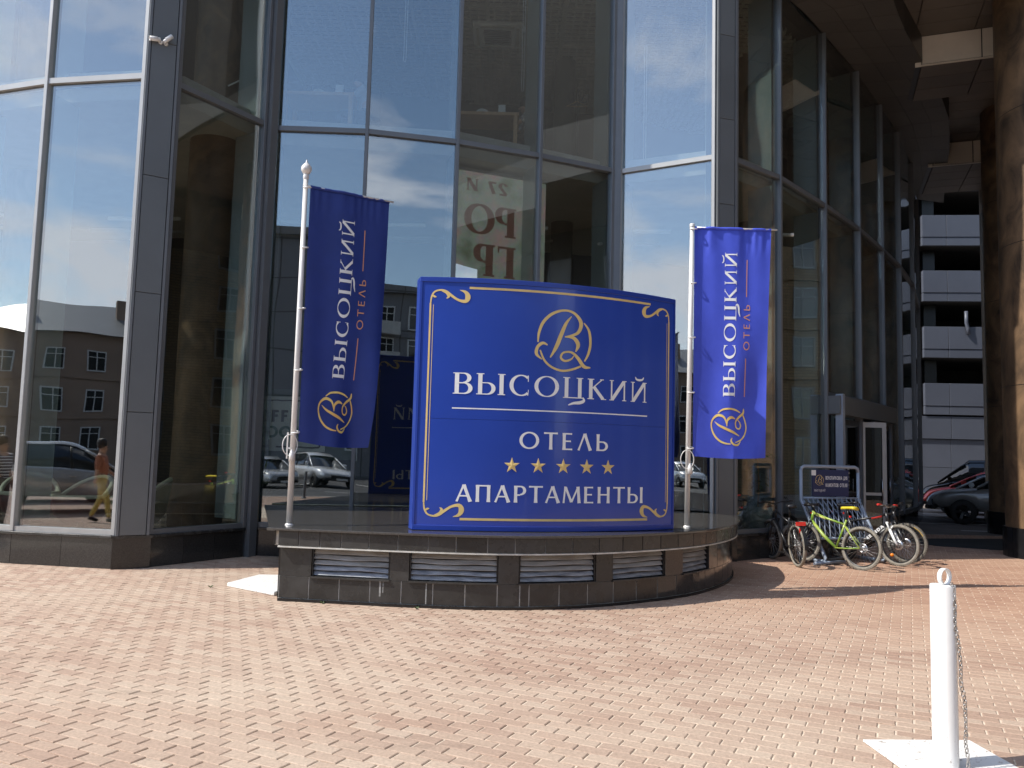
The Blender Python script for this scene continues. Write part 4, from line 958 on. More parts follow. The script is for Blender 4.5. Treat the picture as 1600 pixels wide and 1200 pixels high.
def bike(lab, loc, heading, fm, fork, saddle, grips, frame2=None, steer=0., lean=0., rack=False, tm=None, barw=.31, fat=.019, letters=None, susp=True, knob=True, bar='bblack', reflector=None, tl=False):
    t = thing('bicycle', lab, 'bicycle', loc, heading, 'bicycles parked at the rack'); t.rotation_euler = (lean, 0, heading)
    Rw = .337; rx, fx = -.44, .64; hub = Rw
    BBk = (0, 0, .30); ST = (-.17, 0, .76); HT = (.43, 0, .83); HB = (.455, 0, .70)
    fr_ = MB(); fr_.tube([HB, (.22, 0, .47), BBk], [fat * 1.35, fat * 1.5, fat * 1.25], 10)
    fr_.tube([BBk, ST], fat * .9, 10); fr_.tube([(-.15, 0, .68), (.15, 0, .75), HT], [fat * .85, fat * .95, fat * 1.1], 10)
    fr_.tube([(.425, 0, .86), (.46, 0, .68)], fat * 1.25, 12)
    for s in (-1, 1):
        fr_.tube([(0, s * .03, .30), (-.2, s * .05, .31), (rx, s * .06, hub)], fat * .55, 8); fr_.tube([(-.145, s * .012, .66), (rx, s * .06, hub)], fat * .5, 8)
    fr_.build('frame', fm, t)
    if frame2:
        MB().tube([(.20, 0, .7525), (.36, 0, .800)], [fat * .99, fat * 1.11], 10).build('frame_decal', frame2, t)
    if letters:
        lt = MB(); A = Vector((.08, 0, .37)); B = Vector((.41, 0, .66)); D = (B - A); ll = D.length; D.normalize(); U = Vector((-D.z, 0, D.x))
        for s in (-1, 1):
            def f(X, Y, lift): 
                p = A + D * (X if s < 0 else ll - X) + U * ((Y - .026) * (1 if s < 0 else -1)); return (p.x, s * (fat * 1.47 + .001 + lift), p.z)
            strips(lt, text(letters, dict(tk=.24, tn=.2, serif=0), .02, ll * .92, 0, .050, .2), f, .0005)
        lt.build('frame_lettering', M['letter'], t)
    MB().tube([ST, (-.20, 0, .93)], .0145, 10).build('seatpost', M['bblack'], t)
    sd_ = MB(); sd_.smooth = True; ks = [(-.14, .072, .0), (-.11, .082, .014), (-.04, .065, .012), (.03, .032, .006), (.10, .022, .002), (.13, .012, -.006)]; ring = []
    for (x, hw, dz) in ks: ring.append(sd_.pts([(-.20 + x, -hw, .945 + dz - .02), (-.20 + x, -hw * .75, .962 + dz), (-.20 + x, 0, .966 + dz), (-.20 + x, hw * .75, .962 + dz), (-.20 + x, hw, .945 + dz - .02), (-.20 + x, 0, .935 + dz - .015)]))
    for a, b in zip(ring, ring[1:]):
        for i in range(6): sd_.face(a + i, a + (i + 1) % 6, b + (i + 1) % 6, b + i)
    sd_.face(*[ring[0] + i for i in range(6)][::-1]); sd_.face(*[ring[-1] + i for i in range(6)])
    sd_.build('saddle', saddle, t)
    for s in (-1, 1): MB().tube([(-.32, s * .022, .94), (-.24, s * .022, .925), (-.10, s * .015, .935)], .004, 6).build('saddle_rail', M['chrome'], t)
    # crank, pedals, chain
    MB().lathe([(.02, -.075), (.095, -.073), (.098, -.07), (.095, -.067), (.03, -.066)], 28, (0, 0, .30), 'y').build('chainring', M['bblack'], t)
    for s, a in ((-1, .6), (1, .6 + math.pi)):
        e = (.17 * math.cos(a), s * .09, .30 + .17 * math.sin(a)); c_ = MB().tube([(0, s * .07, .30), e], .010, 8).build('crank_arm', M['bblack'], t)
        MB().box(e[0] - .045, e[0] + .045, e[1] + (s * .06 - .04), e[1] + (s * .06 + .04), e[2] - .010, e[2] + .010).build('pedal', M['bblack'], t)
    MB().tube([(0, -.062, .395), (rx, -.062, hub + .035)], .0045, 5).tube([(0, -.062, .205), (rx + .02, -.062, hub - .075), (rx, -.062, hub - .04)], .0045, 5).build('chain', M['bblack'], t)
    MB().lathe([(.015, -.05), (.048, -.048), (.038, -.035), (.02, -.03)], 20, (rx, 0, hub), 'y').build('cassette', M['chrome'], t)
    MB().box(rx - .02, rx + .03, -.075, -.05, hub - .12, hub - .02).build('derailleur', M['bblack'], t)
    make_wheel(t, rx, hub, tm=tm, knob=knob)
    # front end pivot
    hd = nobj('front_fork', None, t)   # replaced by a mesh below
    COL.objects.unlink(hd); bpy.data.objects.remove(hd)
    fk = MB()
    if susp:
        fk.tube([(.46, -.062, .69), (.46, .062, .69)], .019, 8); 
        for s in (-1, 1): fk.tube([(.46, s * .062, .70), (.515, s * .062, .56)], .014, 10); fk.tube([(.512, s * .062, .585), (.60, s * .062, .40), (fx, s * .062, hub)], [.023, .022, .016], 10)
        fk.tube([(.535, -.062, .60), (.55, 0, .655), (.535, .062, .60)], .012, 8)
    else:
        for s in (-1, 1): fk.tube([(.46, s * .02, .69), (.475, s * .055, .62), (.58, s * .055, .43), (fx, s * .055, hub)], [.016, .016, .012, .010], 8)
    fo = fk.build('fork', fork, t); piv = Vector((.46, 0, .69))
    st_ = MB().tube([(.425, 0, .86), (.415, 0, .92), (.47, 0, .95)], .016, 8).build('stem', M['bblack'], t)
    hb = MB(); hb.tube([(.45, -barw, .985), (.465, -.12, .975), (.475, -.04, .95), (.475, .04, .95), (.465, .12, .975), (.45, barw, .985)], .011, 8); hbo = hb.build('handlebar', M[bar], t)
    parts = [fo, st_, hbo]
    for s in (-1, 1):
        parts.append(MB().tube([(.452, s * (barw - .11), .985), (.447, s * (barw + .01), .986)], .0165, 10).build('grip', grips, t))
        parts.append(MB().tube([(.46, s * (barw - .13), .98), (.50, s * (barw - .13), .965), (.515, s * (barw - .02), .95)], .006, 6).build('brake_lever', M['bblack'], t))
        parts.append(MB().tube([(.50, s * .15, .965), (.56, s * .06, .93), (.52, s * .02, .80), (.50, s * .05, .66)], .0028, 5).build('brake_cable', M['bblack'], t))
    for o in parts:
        o.matrix_basis = Matrix.Translation(piv) @ Matrix.Rotation(steer, 4, 'Z') @ Matrix.Translation(-piv) @ o.matrix_basis
    wh = make_wheel(t, fx, hub, tm=tm, knob=knob, letters=tl)
    wh.matrix_basis = Matrix.Translation(piv) @ Matrix.Rotation(steer, 4, 'Z') @ Matrix.Translation(-piv) @ wh.matrix_basis
    if rack:
        rk = MB()
        for s in (-1, 1): rk.tube([(rx, s * .06, hub), (rx - .02, s * .06, .70), (-.22, s * .05, .71)], .006, 6); rk.tube([(-.62, s * .06, .71), (-.22, s * .05, .71)], .006, 6)
        for k in range(6): rk.tube([(-.6 + k * .07, -.06, .71), (-.6 + k * .07, .06, .71)], .005, 6)
        rk.build('luggage_rack', M['bblack'], t)
        red = mat('red reflector', (.75, .03, .02), .2)
        MB().box(-.650, -.625, -.075, .075, .665, .725).build('rear_reflector', red, t); MB().box(-.66, -.635, -.03, .03, .56, .63).build('rear_light', red, t)
        fd = MB(); n_ = 12
        P = [(rx + .372 * math.cos(a), hub + .372 * math.sin(a)) for a in [R(60 + 125 * i / n_) for i in range(n_ + 1)]]
        for (x0, z0), (x1, z1) in zip(P, P[1:]): fd.hexa([(x0, -.026, z0), (x1, -.026, z1), (x1, .026, z1), (x0, .026, z0), (x0, -.024, z0 + .004), (x1, -.024, z1 + .004), (x1, .024, z1 + .004), (x0, .024, z0 + .004)])
        fd.build('mudguard', M['bblack'], t)
    if reflector: MB().lathe([(0, -.01), (.028, -.008), (.028, .008), (0, .01)], 12, (fx - .13, .0, hub - .17), 'y').build('spoke_reflector', mat('orange reflector', (.9, .25, .01), .3), t)
    if not rack: MB().box(-.245, -.225, -.02, .02, .80, .83).build('seat_reflector', bpy.data.materials.get('red reflector') or mat('red reflector', (.75, .03, .02), .2), t)
    return t
bk = mat('satin black frame', (.018, .018, .020), .3, var=.1); wf = mat('white fork lacquer', (.70, .70, .68), .25, coat=.4)
green = mat('lime green frame', (.12, .27, .02), .35, col2=(.42, .46, .10), vs=7, coat=.4); yel = mat('yellow saddle cover', (.62, .50, .03), .45, var=.1)
redg = mat('red grips', (.60, .03, .02), .5); darkrub = mat('thin tyre', (.025, .025, .025), .7, col2=(.07, .065, .06), vs=20)
dirt = mat('dusty grey tyre', (.16, .145, .12), .85, col2=(.29, .265, .22), vs=16, bump=.5, bs=120)
def hd(a, b): return math.atan2(b[1] - a[1], b[0] - a[0])
bike('black city bicycle with rear luggage rack and red reflector, leftmost at the rack', (4.60, 13.68, 0), hd((4.62, 13.2), (4.60, 14.3)) + .02, bk, bk, bk, bk, steer=.15, lean=-.05, rack=True, tm=dirt, fat=.016, susp=True, knob=False)
bike('lime green and yellow mountain bicycle with yellow saddle cover, nearest to the paving', (5.28, 13.42, 0), hd((5.56, 13.0), (4.86, 13.95)), green, bk, yel, bk, frame2=mat('white yellow frame decal', (.75, .72, .25), .3, var=.2, vs=40), steer=.25, lean=.06, tm=dirt)
bike('black bicycle with lettered down tube, white suspension fork and red grips', (5.92, 14.05, 0), hd((5.35, 14.3), (6.45, 13.75)), bk, wf, bk, redg, frame2=redg, steer=-.45, lean=-.05, letters='МERIDА', fat=.022, tm=dirt, bar='chrome', reflector=True)
bike('dark bicycle with yellow printed knobbly tyre, rightmost behind the lettered one', (6.28, 14.55, 0), hd((5.7, 14.85), (6.8, 14.3)), bk, bk, bk, bk, steer=-.35, lean=.05, tl=True)
bike('dark bicycle half hidden behind the green one, between the lattice bars', (5.35, 14.12, 0), hd((5.0, 14.0), (5.7, 14.35)), mat('dark blue frame', (.02, .03, .07), .3), bk, bk, bk, steer=.2, lean=-.04, knob=False, tm=darkrub)

bike('dark bicycle standing behind the rack bars with only its handlebar and wheel showing', (5.75, 14.75, 0), hd((5.5, 14.4), (6.0, 15.3)), bk, bk, bk, bk, steer=.3, lean=.03, knob=False, tm=darkrub)
# ---------------------------------------------------------------- bicycle rack with its notice
rk = thing('bicycle_rack', 'grey tubular bicycle rack with crossed bars and a navy notice board', 'bicycle rack', (5.2, 14.4, 0))
RO = rk.location.copy(); ra, rb = Vector((5.02, 14.25)), Vector((6.16, 14.62)); rd = seg_dir(ra, rb); rn = Vector((rd.y, -rd.x)); rl = (rb - ra).length
def rp(u, z, o=0.): p = ra + rd * u + rn * o; return (p.x, p.y, z)
def rpart(mb, name, m, **k): return mb.build(name, m, rk, off=RO, **k)
for u, s in ((0, -1), (rl, 1)):
    rpart(MB().tube([rp(u + s * .0, 1.54), rp(u, 1.02), rp(u + s * .0, .92, .08), rp(u + s * .0, .5, .34), rp(u, .10, .62), rp(u, .045, .62), rp(u, .035, .2), rp(u, .035, -.3)], .030, 12), 'side_frame', M['rackgrey'])
rpart(MB().tube([rp(-.0, 1.50), rp(.015, 1.57), rp(.07, 1.595), rp(rl - .07, 1.595), rp(rl - .015, 1.57), rp(rl, 1.50)], .030, 12), 'top_rail', M['rackgrey'])
for z, o_ in ((1.05, .0), (.40, .42)): rpart(MB().tube([rp(0, z, o_), rp(rl, z, o_)], .022, 10), 'cross_rail', M['rackgrey'])
rpart(MB().tube([rp(-.28, .035, .70), rp(rl * .35, .035, .58)], .028, 10), 'foot_bar', M['rackgrey'])
nb = 12
for i in range(nb):
    u = rl * (i + .2) / nb
    rpart(MB().tube([rp(u, 1.04, .01), rp(min(rl, u + .26), .42, .40)], .010, 8), 'slant_bar', M['rackgrey']); rpart(MB().tube([rp(u + .1, 1.04, .03), rp(max(0, u - .16), .42, .43)], .010, 8), 'slant_bar', M['rackgrey'])
navy = mat('navy sign board', (.012, .022, .085), .4, var=.08)
bx0, bx1, bz0, bz1 = .22, .98, 1.08, 1.54
mb = MB(); P = [rp(bx0, bz0, .0), rp(bx1, bz0, .0), rp(bx1, bz0, .02), rp(bx0, bz0, .02)]; mb.hexa(P + [(x, y, bz1) for x, y, z in P]); rpart(mb, 'notice_board', navy)
def rf(X, Y, lift): return rp(bx0 + X, bz0 + Y, .021 + lift)
bw_ = bx1 - bx0
rpart(strips(MB(), text('ВЕЛОПАРКОВКА ДЛЯ', THIN | dict(tk=.2, tn=.16), bw_ * .36, bw_ * .96, .29, .062, .18), rf, .001), 'lettering', M['letter'])
rpart(strips(MB(), text('КЛИЕНТОВ ОТЕЛЯ', THIN | dict(tk=.2, tn=.16), bw_ * .36, bw_ * .96, .165, .062, .2), rf, .001), 'lettering', M['letter'])
rpart(strips(MB(), text('ВЫСОЦКИЙ', SERIF, bw_ * .05, bw_ * .35,   .085, .036, .16), rf, .001), 'lettering', M['letter'])
rpart(strips(MB(), emblem(bw_ * .19, .28, .085), rf, .001), 'emblem', M['gold'])
mb = MB(); P = [rp(bx0 - .02, 1.44, .022), rp(bx0 + .07, 1.44, .022), rp(bx0 + .07, 1.44, .026), rp(bx0 - .02, 1.44, .026)]; mb.hexa(P + [(x, y, 1.53) for x, y, z in P]); rpart(mb, 'paper_label', M['white'])

# ---------------------------------------------------------------- security cameras
def cctv(lab, loc, aim):
    t = thing('security_camera', lab, 'security camera', loc, 0, 'security cameras on the grey pillar'); t.scale = (.62, .62, .62); a = Vector(aim).normalized()
    MB().tube([(0, .03, 0), (0, -.02, 0)], .045, 16).build('base', M['white'], t)
    e = Vector((0, -.02, 0)); c_ = e + Vector((a.x * .03, -.05, .03)); MB().tube([e, c_], [.03, .02], 10).build('arm', M['white'], t)
    MB().tube([c_ - a * .05, c_ - a * .04, c_ + a * .13], [.03, .045, .045], 20).build('housing', M['white'], t)
    MB().tube([c_ + a * .131, c_ + a * .134], .036, 16).build('lens', M['bblack'], t)
    s = MB(); s.tube([c_ + a * .02 + Vector((0, 0, .012)), c_ + a * .19 + Vector((0, 0, .012))], [.052, .050], 20, cap=False); o = s.build('sun_hood', M['white'], t)
    m = o.modifiers.new('s', 'SOLIDIFY'); m.thickness = .004
    return t
cctv('white security camera on the grey pillar, aiming left', (-5.09, 11.17, 7.33), (-.75, -.62, -.22)); cctv('white security camera on the grey pillar, aiming right and outward', (-5.03, 11.21, 7.33), (.45, .25, .55))

# ---------------------------------------------------------------- things behind the glass
def table(loc, lab):
    t = thing('cafe_table', lab, 'table', loc, 0, 'wooden tables on the upper floor')
    bevel(MB().box(-.62, .62, -.35, .35, .70, .76).build('tabletop', M['wood'], t), .005)
    for x in (-.56, .56):
        for y in (-.3, .3): MB().box(x - .035, x + .035, y - .035, y + .035, 0, .70).build('leg', M['wood'], t)
    return t
TA = (-3.45, 13.95, 7.01); table(TA, 'wooden table on the upper floor behind the panes above the left flag')
TB = (-.62, 14.6, 7.01); table(TB, 'wooden table on the upper floor above the screen, beside the woman in the patterned top')
for i, (bx_, by_, bz_) in enumerate((TA, TB)):
    o = MB().tube([(.11 * math.cos(a), 0, .11 * math.sin(a)) for a in [math.pi * k / 10 for k in range(11)]], .035, 10).build('napkin_holder', M['white']); o.location = (bx_ - .05, by_ - .12, bz_ + .765)
    tag(o, ('white arched napkin holder on the left upstairs table', 'white arched napkin holder on the right upstairs table')[i], 'napkin holder')
    o = MB().hexa([(0, 0, 0), (.13, 0, 0), (.13, .09, 0), (0, .09, 0), (0, .035, .24), (.13, .035, .24), (.13, .055, .24), (0, .055, .24)]).build('menu_card', M['white']); o.location = (bx_ + .24, by_ - .12, bz_ + .765)
    tag(o, ('white standing menu card on the left upstairs table', 'white standing menu card on the right upstairs table')[i], 'menu card')
# people
skin = mat('skin', (.50, .30, .21), .55, var=.06, vs=8); hairm = mat('dark hair', (.03, .018, .012), .6, var=.3, vs=60)
def person(lab, loc, rz, pose, clothes, group=None):
    t = thing('person', lab, 'person', loc, rz)
    J = dict(pel=(0, 0, .95), sp=(0, 0, 1.12), ch=(0, .01, 1.32), nk=(0, .01, 1.47), hb=(0, -.01, 1.56), ht=(0, -.01, 1.68),
             shl=(.17, .01, 1.40), ell=(.22, .03, 1.13), wrl=(.23, -.05, .90), hal=(.23, -.08, .82), shr=(-.17, .01, 1.40), elr=(-.22, .03, 1.13), wrr=(-.23, -.05, .90), har=(-.23, -.08, .82),
             hil=(.095, 0, .90), knl=(.10, -.02, .50), anl=(.10, .02, .09), tol=(.10, -.12, .03), hir=(-.095, 0, .90), knr=(-.10, -.02, .50), anr=(-.10, .02, .09), tor=(-.10, -.12, .03))
    J.update(pose)
    rad = dict(pel=.125, sp=.115, ch=.135, nk=.055, hb=.085, ht=.075, shl=.062, ell=.042, wrl=.030, hal=.034, hil=.09, knl=.058, anl=.038, tol=.03)
    for k in list(rad):
        if k.endswith('l') and k not in ('pel',): rad[k[:-1] + 'r'] = rad[k]
    B = [('pel', 'sp'), ('sp', 'ch'), ('ch', 'nk'), ('nk', 'hb'), ('hb', 'ht'), ('ch', 'shl'), ('shl', 'ell'), ('ell', 'wrl'), ('wrl', 'hal'), ('ch', 'shr'), ('shr', 'elr'), ('elr', 'wrr'), ('wrr', 'har'),
         ('pel', 'hil'), ('hil', 'knl'), ('knl', 'anl'), ('anl', 'tol'), ('pel', 'hir'), ('hir', 'knr'), ('knr', 'anr'), ('anr', 'tor')]
    def skinned(name, bones, m, grow=1., add=0., trim=None):
        ks = []; 
        for a, b in bones:
            for k in (a, b):
                if k not in ks: ks.append(k)
        me = bpy.data.meshes.new(name); me.from_pydata([J[k] for k in ks], [(ks.index(a), ks.index(b)) for a, b in bones], [])
        o = bpy.data.objects.new(name, me); COL.objects.link(o); o.modifiers.new('k', 'SKIN').use_smooth_shade = True
        for i, k in enumerate(ks): r_ = rad[k] * grow + add; me.skin_vertices[0].data[i].radius = (r_, r_); me.skin_vertices[0].data[i].use_root = (i == 0)
        o.modifiers.new('s', 'SUBSURF').levels = 2
        dg = bpy.context.evaluated_depsgraph_get(); dg.update(); m2 = bpy.data.meshes.new_from_object(o.evaluated_get(dg)); bpy.data.objects.remove(o)
        m2.materials.clear(); m2.materials.append(m); m2.name = name; m2.polygons.foreach_set('use_smooth', [True] * len(m2.polygons)); return nobj(name, m2, t)
    skinned('body', B, skin)
    top, bot = clothes
    skinned('top', [('pel', 'sp'), ('sp', 'ch'), ('ch', 'shl'), ('ch', 'shr'), ('shl', 'ell'), ('shr', 'elr')], top, 1.06, .012)
    skinned('trousers', [('sp', 'pel'), ('pel', 'hil'), ('hil', 'knl'), ('knl', 'anl'), ('pel', 'hir'), ('hir', 'knr'), ('knr', 'anr')], bot, 1.05, .010)
    h = J['ht']; b_ = J['hb']; MB().lathe([(.0, .115), (.05, .105), (.085, .07), (.10, .02), (.097, -.03), (.085, -.07), (.06, -.09)], 18, (h[0], h[1] + .03, h[2] - .01)).build('hair', hairm, t)
    for s in (-1, 1): MB().lathe([(0, .009), (.008, .004), (.009, 0), (.008, -.004), (0, -.009)], 8, (b_[0] + s * .03, b_[1] - .078, b_[2] + .045)).build('eye', M['bblack'], t)
    MB().tube([(b_[0], b_[1] - .075, b_[2] + .04), (b_[0], b_[1] - .10, b_[2] + .01), (b_[0], b_[1] - .08, b_[2] + .005)], [.006, .012, .008], 8).build('nose', skin, t)
    MB().tube([(b_[0] - .022, b_[1] - .078, b_[2] - .03), (b_[0], b_[1] - .084, b_[2] - .032), (b_[0] + .022, b_[1] - .078, b_[2] - .03)], .005, 6).build('mouth', mat('lips', (.35, .10, .09), .5), t)
    for nm, s in (('hal', 1), ('har', -1)):
        x, y, z = J[nm]
        for q in range(4): MB().tube([(x - .018 + q * .012, y - .01, z - .01), (x - .019 + q * .0125, y - .025, z - .05), (x - .019 + q * .0125, y - .035, z - .075 + .006 * abs(q - 1.5))], [.0085, .0075, .006], 6).build('finger', skin, t)
        MB().tube([(x - s * .02, y - .01, z + .01), (x - s * .035, y - .03, z - .02), (x - s * .032, y - .04, z - .045)], [.010, .009, .007], 6).build('thumb', skin, t)
    for q, k in (('anl', 'tol'), ('anr', 'tor')):
        a, b = Vector(J[q]), Vector(J[k]); MB().tube([(a.x, a.y + .04, a.z - .03), (a.x, a.y, a.z - .03), (b.x, b.y, b.z + .02), (b.x, b.y - .05, b.z + .012)], [.035, .045, .04, .02], 10).build('shoe', M['bblack'], t)
    return t
seat = dict(pel=(0, 0, .50), sp=(0, -.02, .68), ch=(0, -.06, .88), nk=(0, -.09, 1.02), hb=(0, -.13, 1.10), ht=(0, -.15, 1.22), shl=(.17, -.06, .95), shr=(-.17, -.06, .95), ell=(.24, -.20, .76), elr=(-.24, -.2, .76),
            wrl=(.10, -.40, .80), wrr=(-.08, -.40, .80), hal=(.04, -.45, .82), har=(-.03, -.45, .82), hil=(.1, -.02, .48), hir=(-.1, -.02, .48), knl=(.12, -.45, .50), knr=(-.12, -.45, .50), anl=(.12, -.42, .09), anr=(-.12, -.42, .09), tol=(.12, -.56, .03), tor=(-.12, -.56, .03))
pat = mat('patterned blouse', (.05, .04, .04), .8, col2=(.75, .72, .68), vs=14)
person('seated woman in a black and white patterned top at the right upstairs table', (.22, 14.9, 7.0), R(-90), seat, (pat, mat('dark skirt', (.02, .02, .025), .8)))
person('seated person in a pale top leaning on the left upstairs table', (-2.72, 14.05, 7.0), R(-80), seat, (mat('pale top', (.45, .45, .5), .8), mat('dark trousers', (.03, .03, .04), .8)))
walk = dict(knl=(.1, -.16, .52), anl=(.1, -.22, .10), tol=(.1, -.36, .05), knr=(-.1, .02, .50), anr=(-.1, .22, .12), tor=(-.1, .10, .03), wrl=(.23, .06, .92), hal=(.23, .08, .84), elr=(-.22, -.05, 1.14), wrr=(-.2, -.24, 1.02), har=(-.18, -.30, .98))
person('woman in an orange top and yellow trousers walking left of the entrance plaza', (-10.6, 6.3, 0), R(60), walk, (mat('orange top', (.42, .16, .09), .8), mat('yellow trousers', (.55, .42, .12), .8)))
stp = mat('striped shirt', (.5, .5, .5), .8); 
_n = stp.node_tree.nodes; _l = stp.node_tree.links; _w = _n.new('ShaderNodeTexWave'); _w.bands_direction = 'Z'; _w.inputs['Scale'].default_value = 6; _g = _n.new('ShaderNodeNewGeometry'); _l.new(_g.outputs['Position'], _w.inputs['Vector'])
_r = _n.new('ShaderNodeValToRGB'); _r.color_ramp.interpolation = 'CONSTANT'; _r.color_ramp.elements[0].color = (.02, .02, .05, 1); _r.color_ramp.elements[1].position = .6; _r.color_ramp.elements[1].color = (.7, .7, .7, 1); _l.new(_w.outputs['Fac'], _r.inputs[0]); _l.new(_r.outputs[0], _n['Principled BSDF'].inputs['Base Color'])
person('person in a navy and white striped shirt standing close to the left glass', (-10.2, 10.3, 0), R(60), {}, (stp, mat('dark shorts', (.03, .03, .035), .8)))
# chairs for the seated people
def chair(loc, rz, lab):
    t = thing('cafe_chair', lab, 'chair', loc, rz, 'dark chairs on the upper floor'); MB().box(-.22, .22, -.22, .22, .40, .45).build('seat', M['dark'], t); MB().box(-.22, .22, .19, .23, .45, .92).build('backrest', M['dark'], t)
    for x in (-.19, .19):
        for y in (-.19, .19): MB().box(x - .02, x + .02, y - .02, y + .02, 0, .40).build('leg', M['bblack'], t)
chair((.27, 14.9, 7.0), R(-90), 'dark chair under the woman in the patterned top'); chair((-2.67, 14.06, 7.0), R(-80), 'dark chair under the person in the pale top')
# coat stand with hanger
cs = thing('coat_stand', 'slender black coat stand with curled hooks on the upper floor', 'coat stand', (1.15, 15.6, 7.0))
MB().tube([(0, 0, .02), (0, 0, 1.85)], .018, 8).build('post', M['bblack'], cs); MB().lathe([(.0, .06), (.18, .03), (.2, 0)], 20).build('base', M['bblack'], cs)
for k in range(6):
    a = k * math.pi / 3; MB().tube(catmull([(0, 0, 1.6), (.14 * math.cos(a), .14 * math.sin(a), 1.58), (.2 * math.cos(a), .2 * math.sin(a), 1.7), (.12 * math.cos(a), .12 * math.sin(a), 1.78)], 5), .008, 6).build('hook', M['bblack'], cs)
hg = MB().tube([(0, 0, .10), (.02, 0, .13), (0, 0, .15)], .004, 6).tube([(0, 0, .10), (.2, 0, 0), (-.2, 0, 0), (0, 0, .10)], .010, 6).build('clothes_hanger', M['wood']); hg.location = (1.12, 15.42, 8.42); tag(hg, 'pale wooden clothes hanger hanging from the black coat stand', 'hanger')
# ceiling cassette air conditioner
ac = thing('ceiling_air_conditioner', 'white square air conditioner set into the upper ceiling grille', 'air conditioner', (-.48, 16.3, 10.30))
bevel(MB().box(-.5, .5, -.5, .5, -.06, .02).build('casing', M['white'], ac), .02)
for k in range(8): MB().box(-.28, .28, -.28 + k * .075, -.24 + k * .075, -.075, -.061).build('grille_slat', M['ceil_d'], ac)
for a in range(4): o = MB().box(-.34, .34, -.44, -.38, -.078, -.061).build('air_vane', M['ceil'], ac); o.rotation_euler = (0, 0, a * math.pi / 2)
# hanging blind cords
for (x, y, z0, z1, lb) in ((-1.98, 13.55, 8.3, 10.35, 'thin white blind cord hanging behind the second upper pane'), (.05, 14.35, 8.2, 10.35, 'thin white blind cord hanging near the seated woman'), (2.35, 14.85, 7.1, 9.4, 'thin pale cord hanging behind the pane left of the right pillar')):
    P = [(-.02, 0, z1 - z0), (-.02, 0, .05), (-.012, 0, .012), (.0, 0, 0), (.012, 0, .012), (.02, 0, .05), (.02, 0, z1 - z0)]
    o = MB().tube(P, .006, 5).build('blind_cord', M['white']); o.location = (x, y, z0); tag(o, lb, 'cord')
# wall lamp bracket behind the left return pane
lb_ = thing('white_floodlight', 'white floodlight on a thin bent arm behind the upper pane right of the grey pillar', 'floodlight', (-4.35, 13.3, 7.9))
MB().tube([(-.42, -.3, -.35), (-.1, -.1, -.05), (.12, .0, .28)], .012, 6).build('arm', M['white'], lb_); MB().tube([(.10, -.02, .32), (.20, -.05, .05)], .05, 12).build('lamp_head', M['white'], lb_)
# LED screen seen from behind
led = thing('led_screen', 'large screen seen from behind through the glass, mirrored brown letters on a speckled picture', 'screen', (-.3, 14.3, 3.2))
LO = led.location.copy()
lm = bpy.data.materials.new('speckled led screen'); lm.use_nodes = True; n = lm.node_tree.nodes; l = lm.node_tree.links; p = n['Principled BSDF']; p.inputs['Base Color'].default_value = (.03, .03, .03, 1); p.inputs['Roughness'].default_value = .5
g = n.new('ShaderNodeNewGeometry'); t1 = n.new('ShaderNodeTexNoise'); t1.inputs['Scale'].default_value = 2.2; t1.inputs['Detail'].default_value = 4; l.new(g.outputs['Position'], t1.inputs[0])
t2 = n.new('ShaderNodeTexNoise'); t2.inputs['Scale'].default_value = 22; t2.inputs['Detail'].default_value = 4; t2.inputs['Roughness'].default_value = .9; l.new(g.outputs['Position'], t2.inputs[0])
r1 = n.new('ShaderNodeValToRGB'); e = r1.color_ramp.elements; e[0].position = .32; e[0].color = (.05, .06, .04, 1); e[1].position = .7; e[1].color = (.16, .10, .10, 1); k = e.new(.5); k.color = (.10, .115, .10, 1); l.new(t1.outputs[0], r1.inputs[0])
r2 = n.new('ShaderNodeValToRGB'); r2.color_ramp.elements[0].position = .3; r2.color_ramp.elements[0].color = (.3, .35, .5, 1); r2.color_ramp.elements[1].position = .7; r2.color_ramp.elements[1].color = (1.3, 1.2, 1.0, 1); l.new(t2.outputs['Color'], r2.inputs[0])
mm = n.new('ShaderNodeMix'); mm.data_type = 'RGBA'; mm.blend_type = 'MULTIPLY'; mm.inputs[0].default_value = .8; l.new(r1.outputs[0], mm.inputs[6]); l.new(t2.outputs['Color'], mm.inputs[7]); l.new(mm.outputs[2], p.inputs['Emission Color']); p.inputs['Emission Strength'].default_value = 1.7
ld = seg_dir((-1.05, 14.05), (.55, 14.75)); la = Vector((-1.05, 14.05)); lnn = Vector((ld.y, -ld.x)); ll_ = 1.72
def lf(X, Y, lift): q = la + ld * X + lnn * (.012 + lift); return (q.x, q.y, 2.9 + Y)
MB().obox(la + ld * ll_ / 2, ld, ll_ / 2, .01, 2.9, 6.62).build('screen_panel', lm, led, off=LO)
MB().obox(la + ld * ll_ / 2, ld, ll_ / 2 + .03, .03, 6.625, 6.67).build('top_bar', M['frame_light'], led, off=LO)
brn = emit(mat('brown screen text', (.03, .015, .01), .6), (.09, .045, .035), .5)
def mir(SS, c): return [[((2 * c - a[0], a[1]), (2 * c - b[0], b[1])) for a, b in S] for S in SS]
def trow(s, st, x1, wch, y, h, gap=.12):
    """mirrored row whose first letter ends at x1"""
    out = []; x = x1
    for chh in s:
        S, w_ = glyph(chh, st)
        for strip in S: out.append([((x - a[0] * wch, y + a[1] * h), (x - b[0] * wch, y + b[1] * h)) for a, b in strip])
        x -= (w_ + gap) * wch
    return out
clip = lambda SS: [S for S in SS if all(.0 < q[0] < ll_ for pr in S for q in pr)]
strips(MB(), clip(trow('РО', FAT, 1.10, .53, 2.62, .54) + trow('ГР', FAT, 1.10, .53, 1.88, .57)), lf, .002).build('mirrored_lettering', brn, led, off=LO)
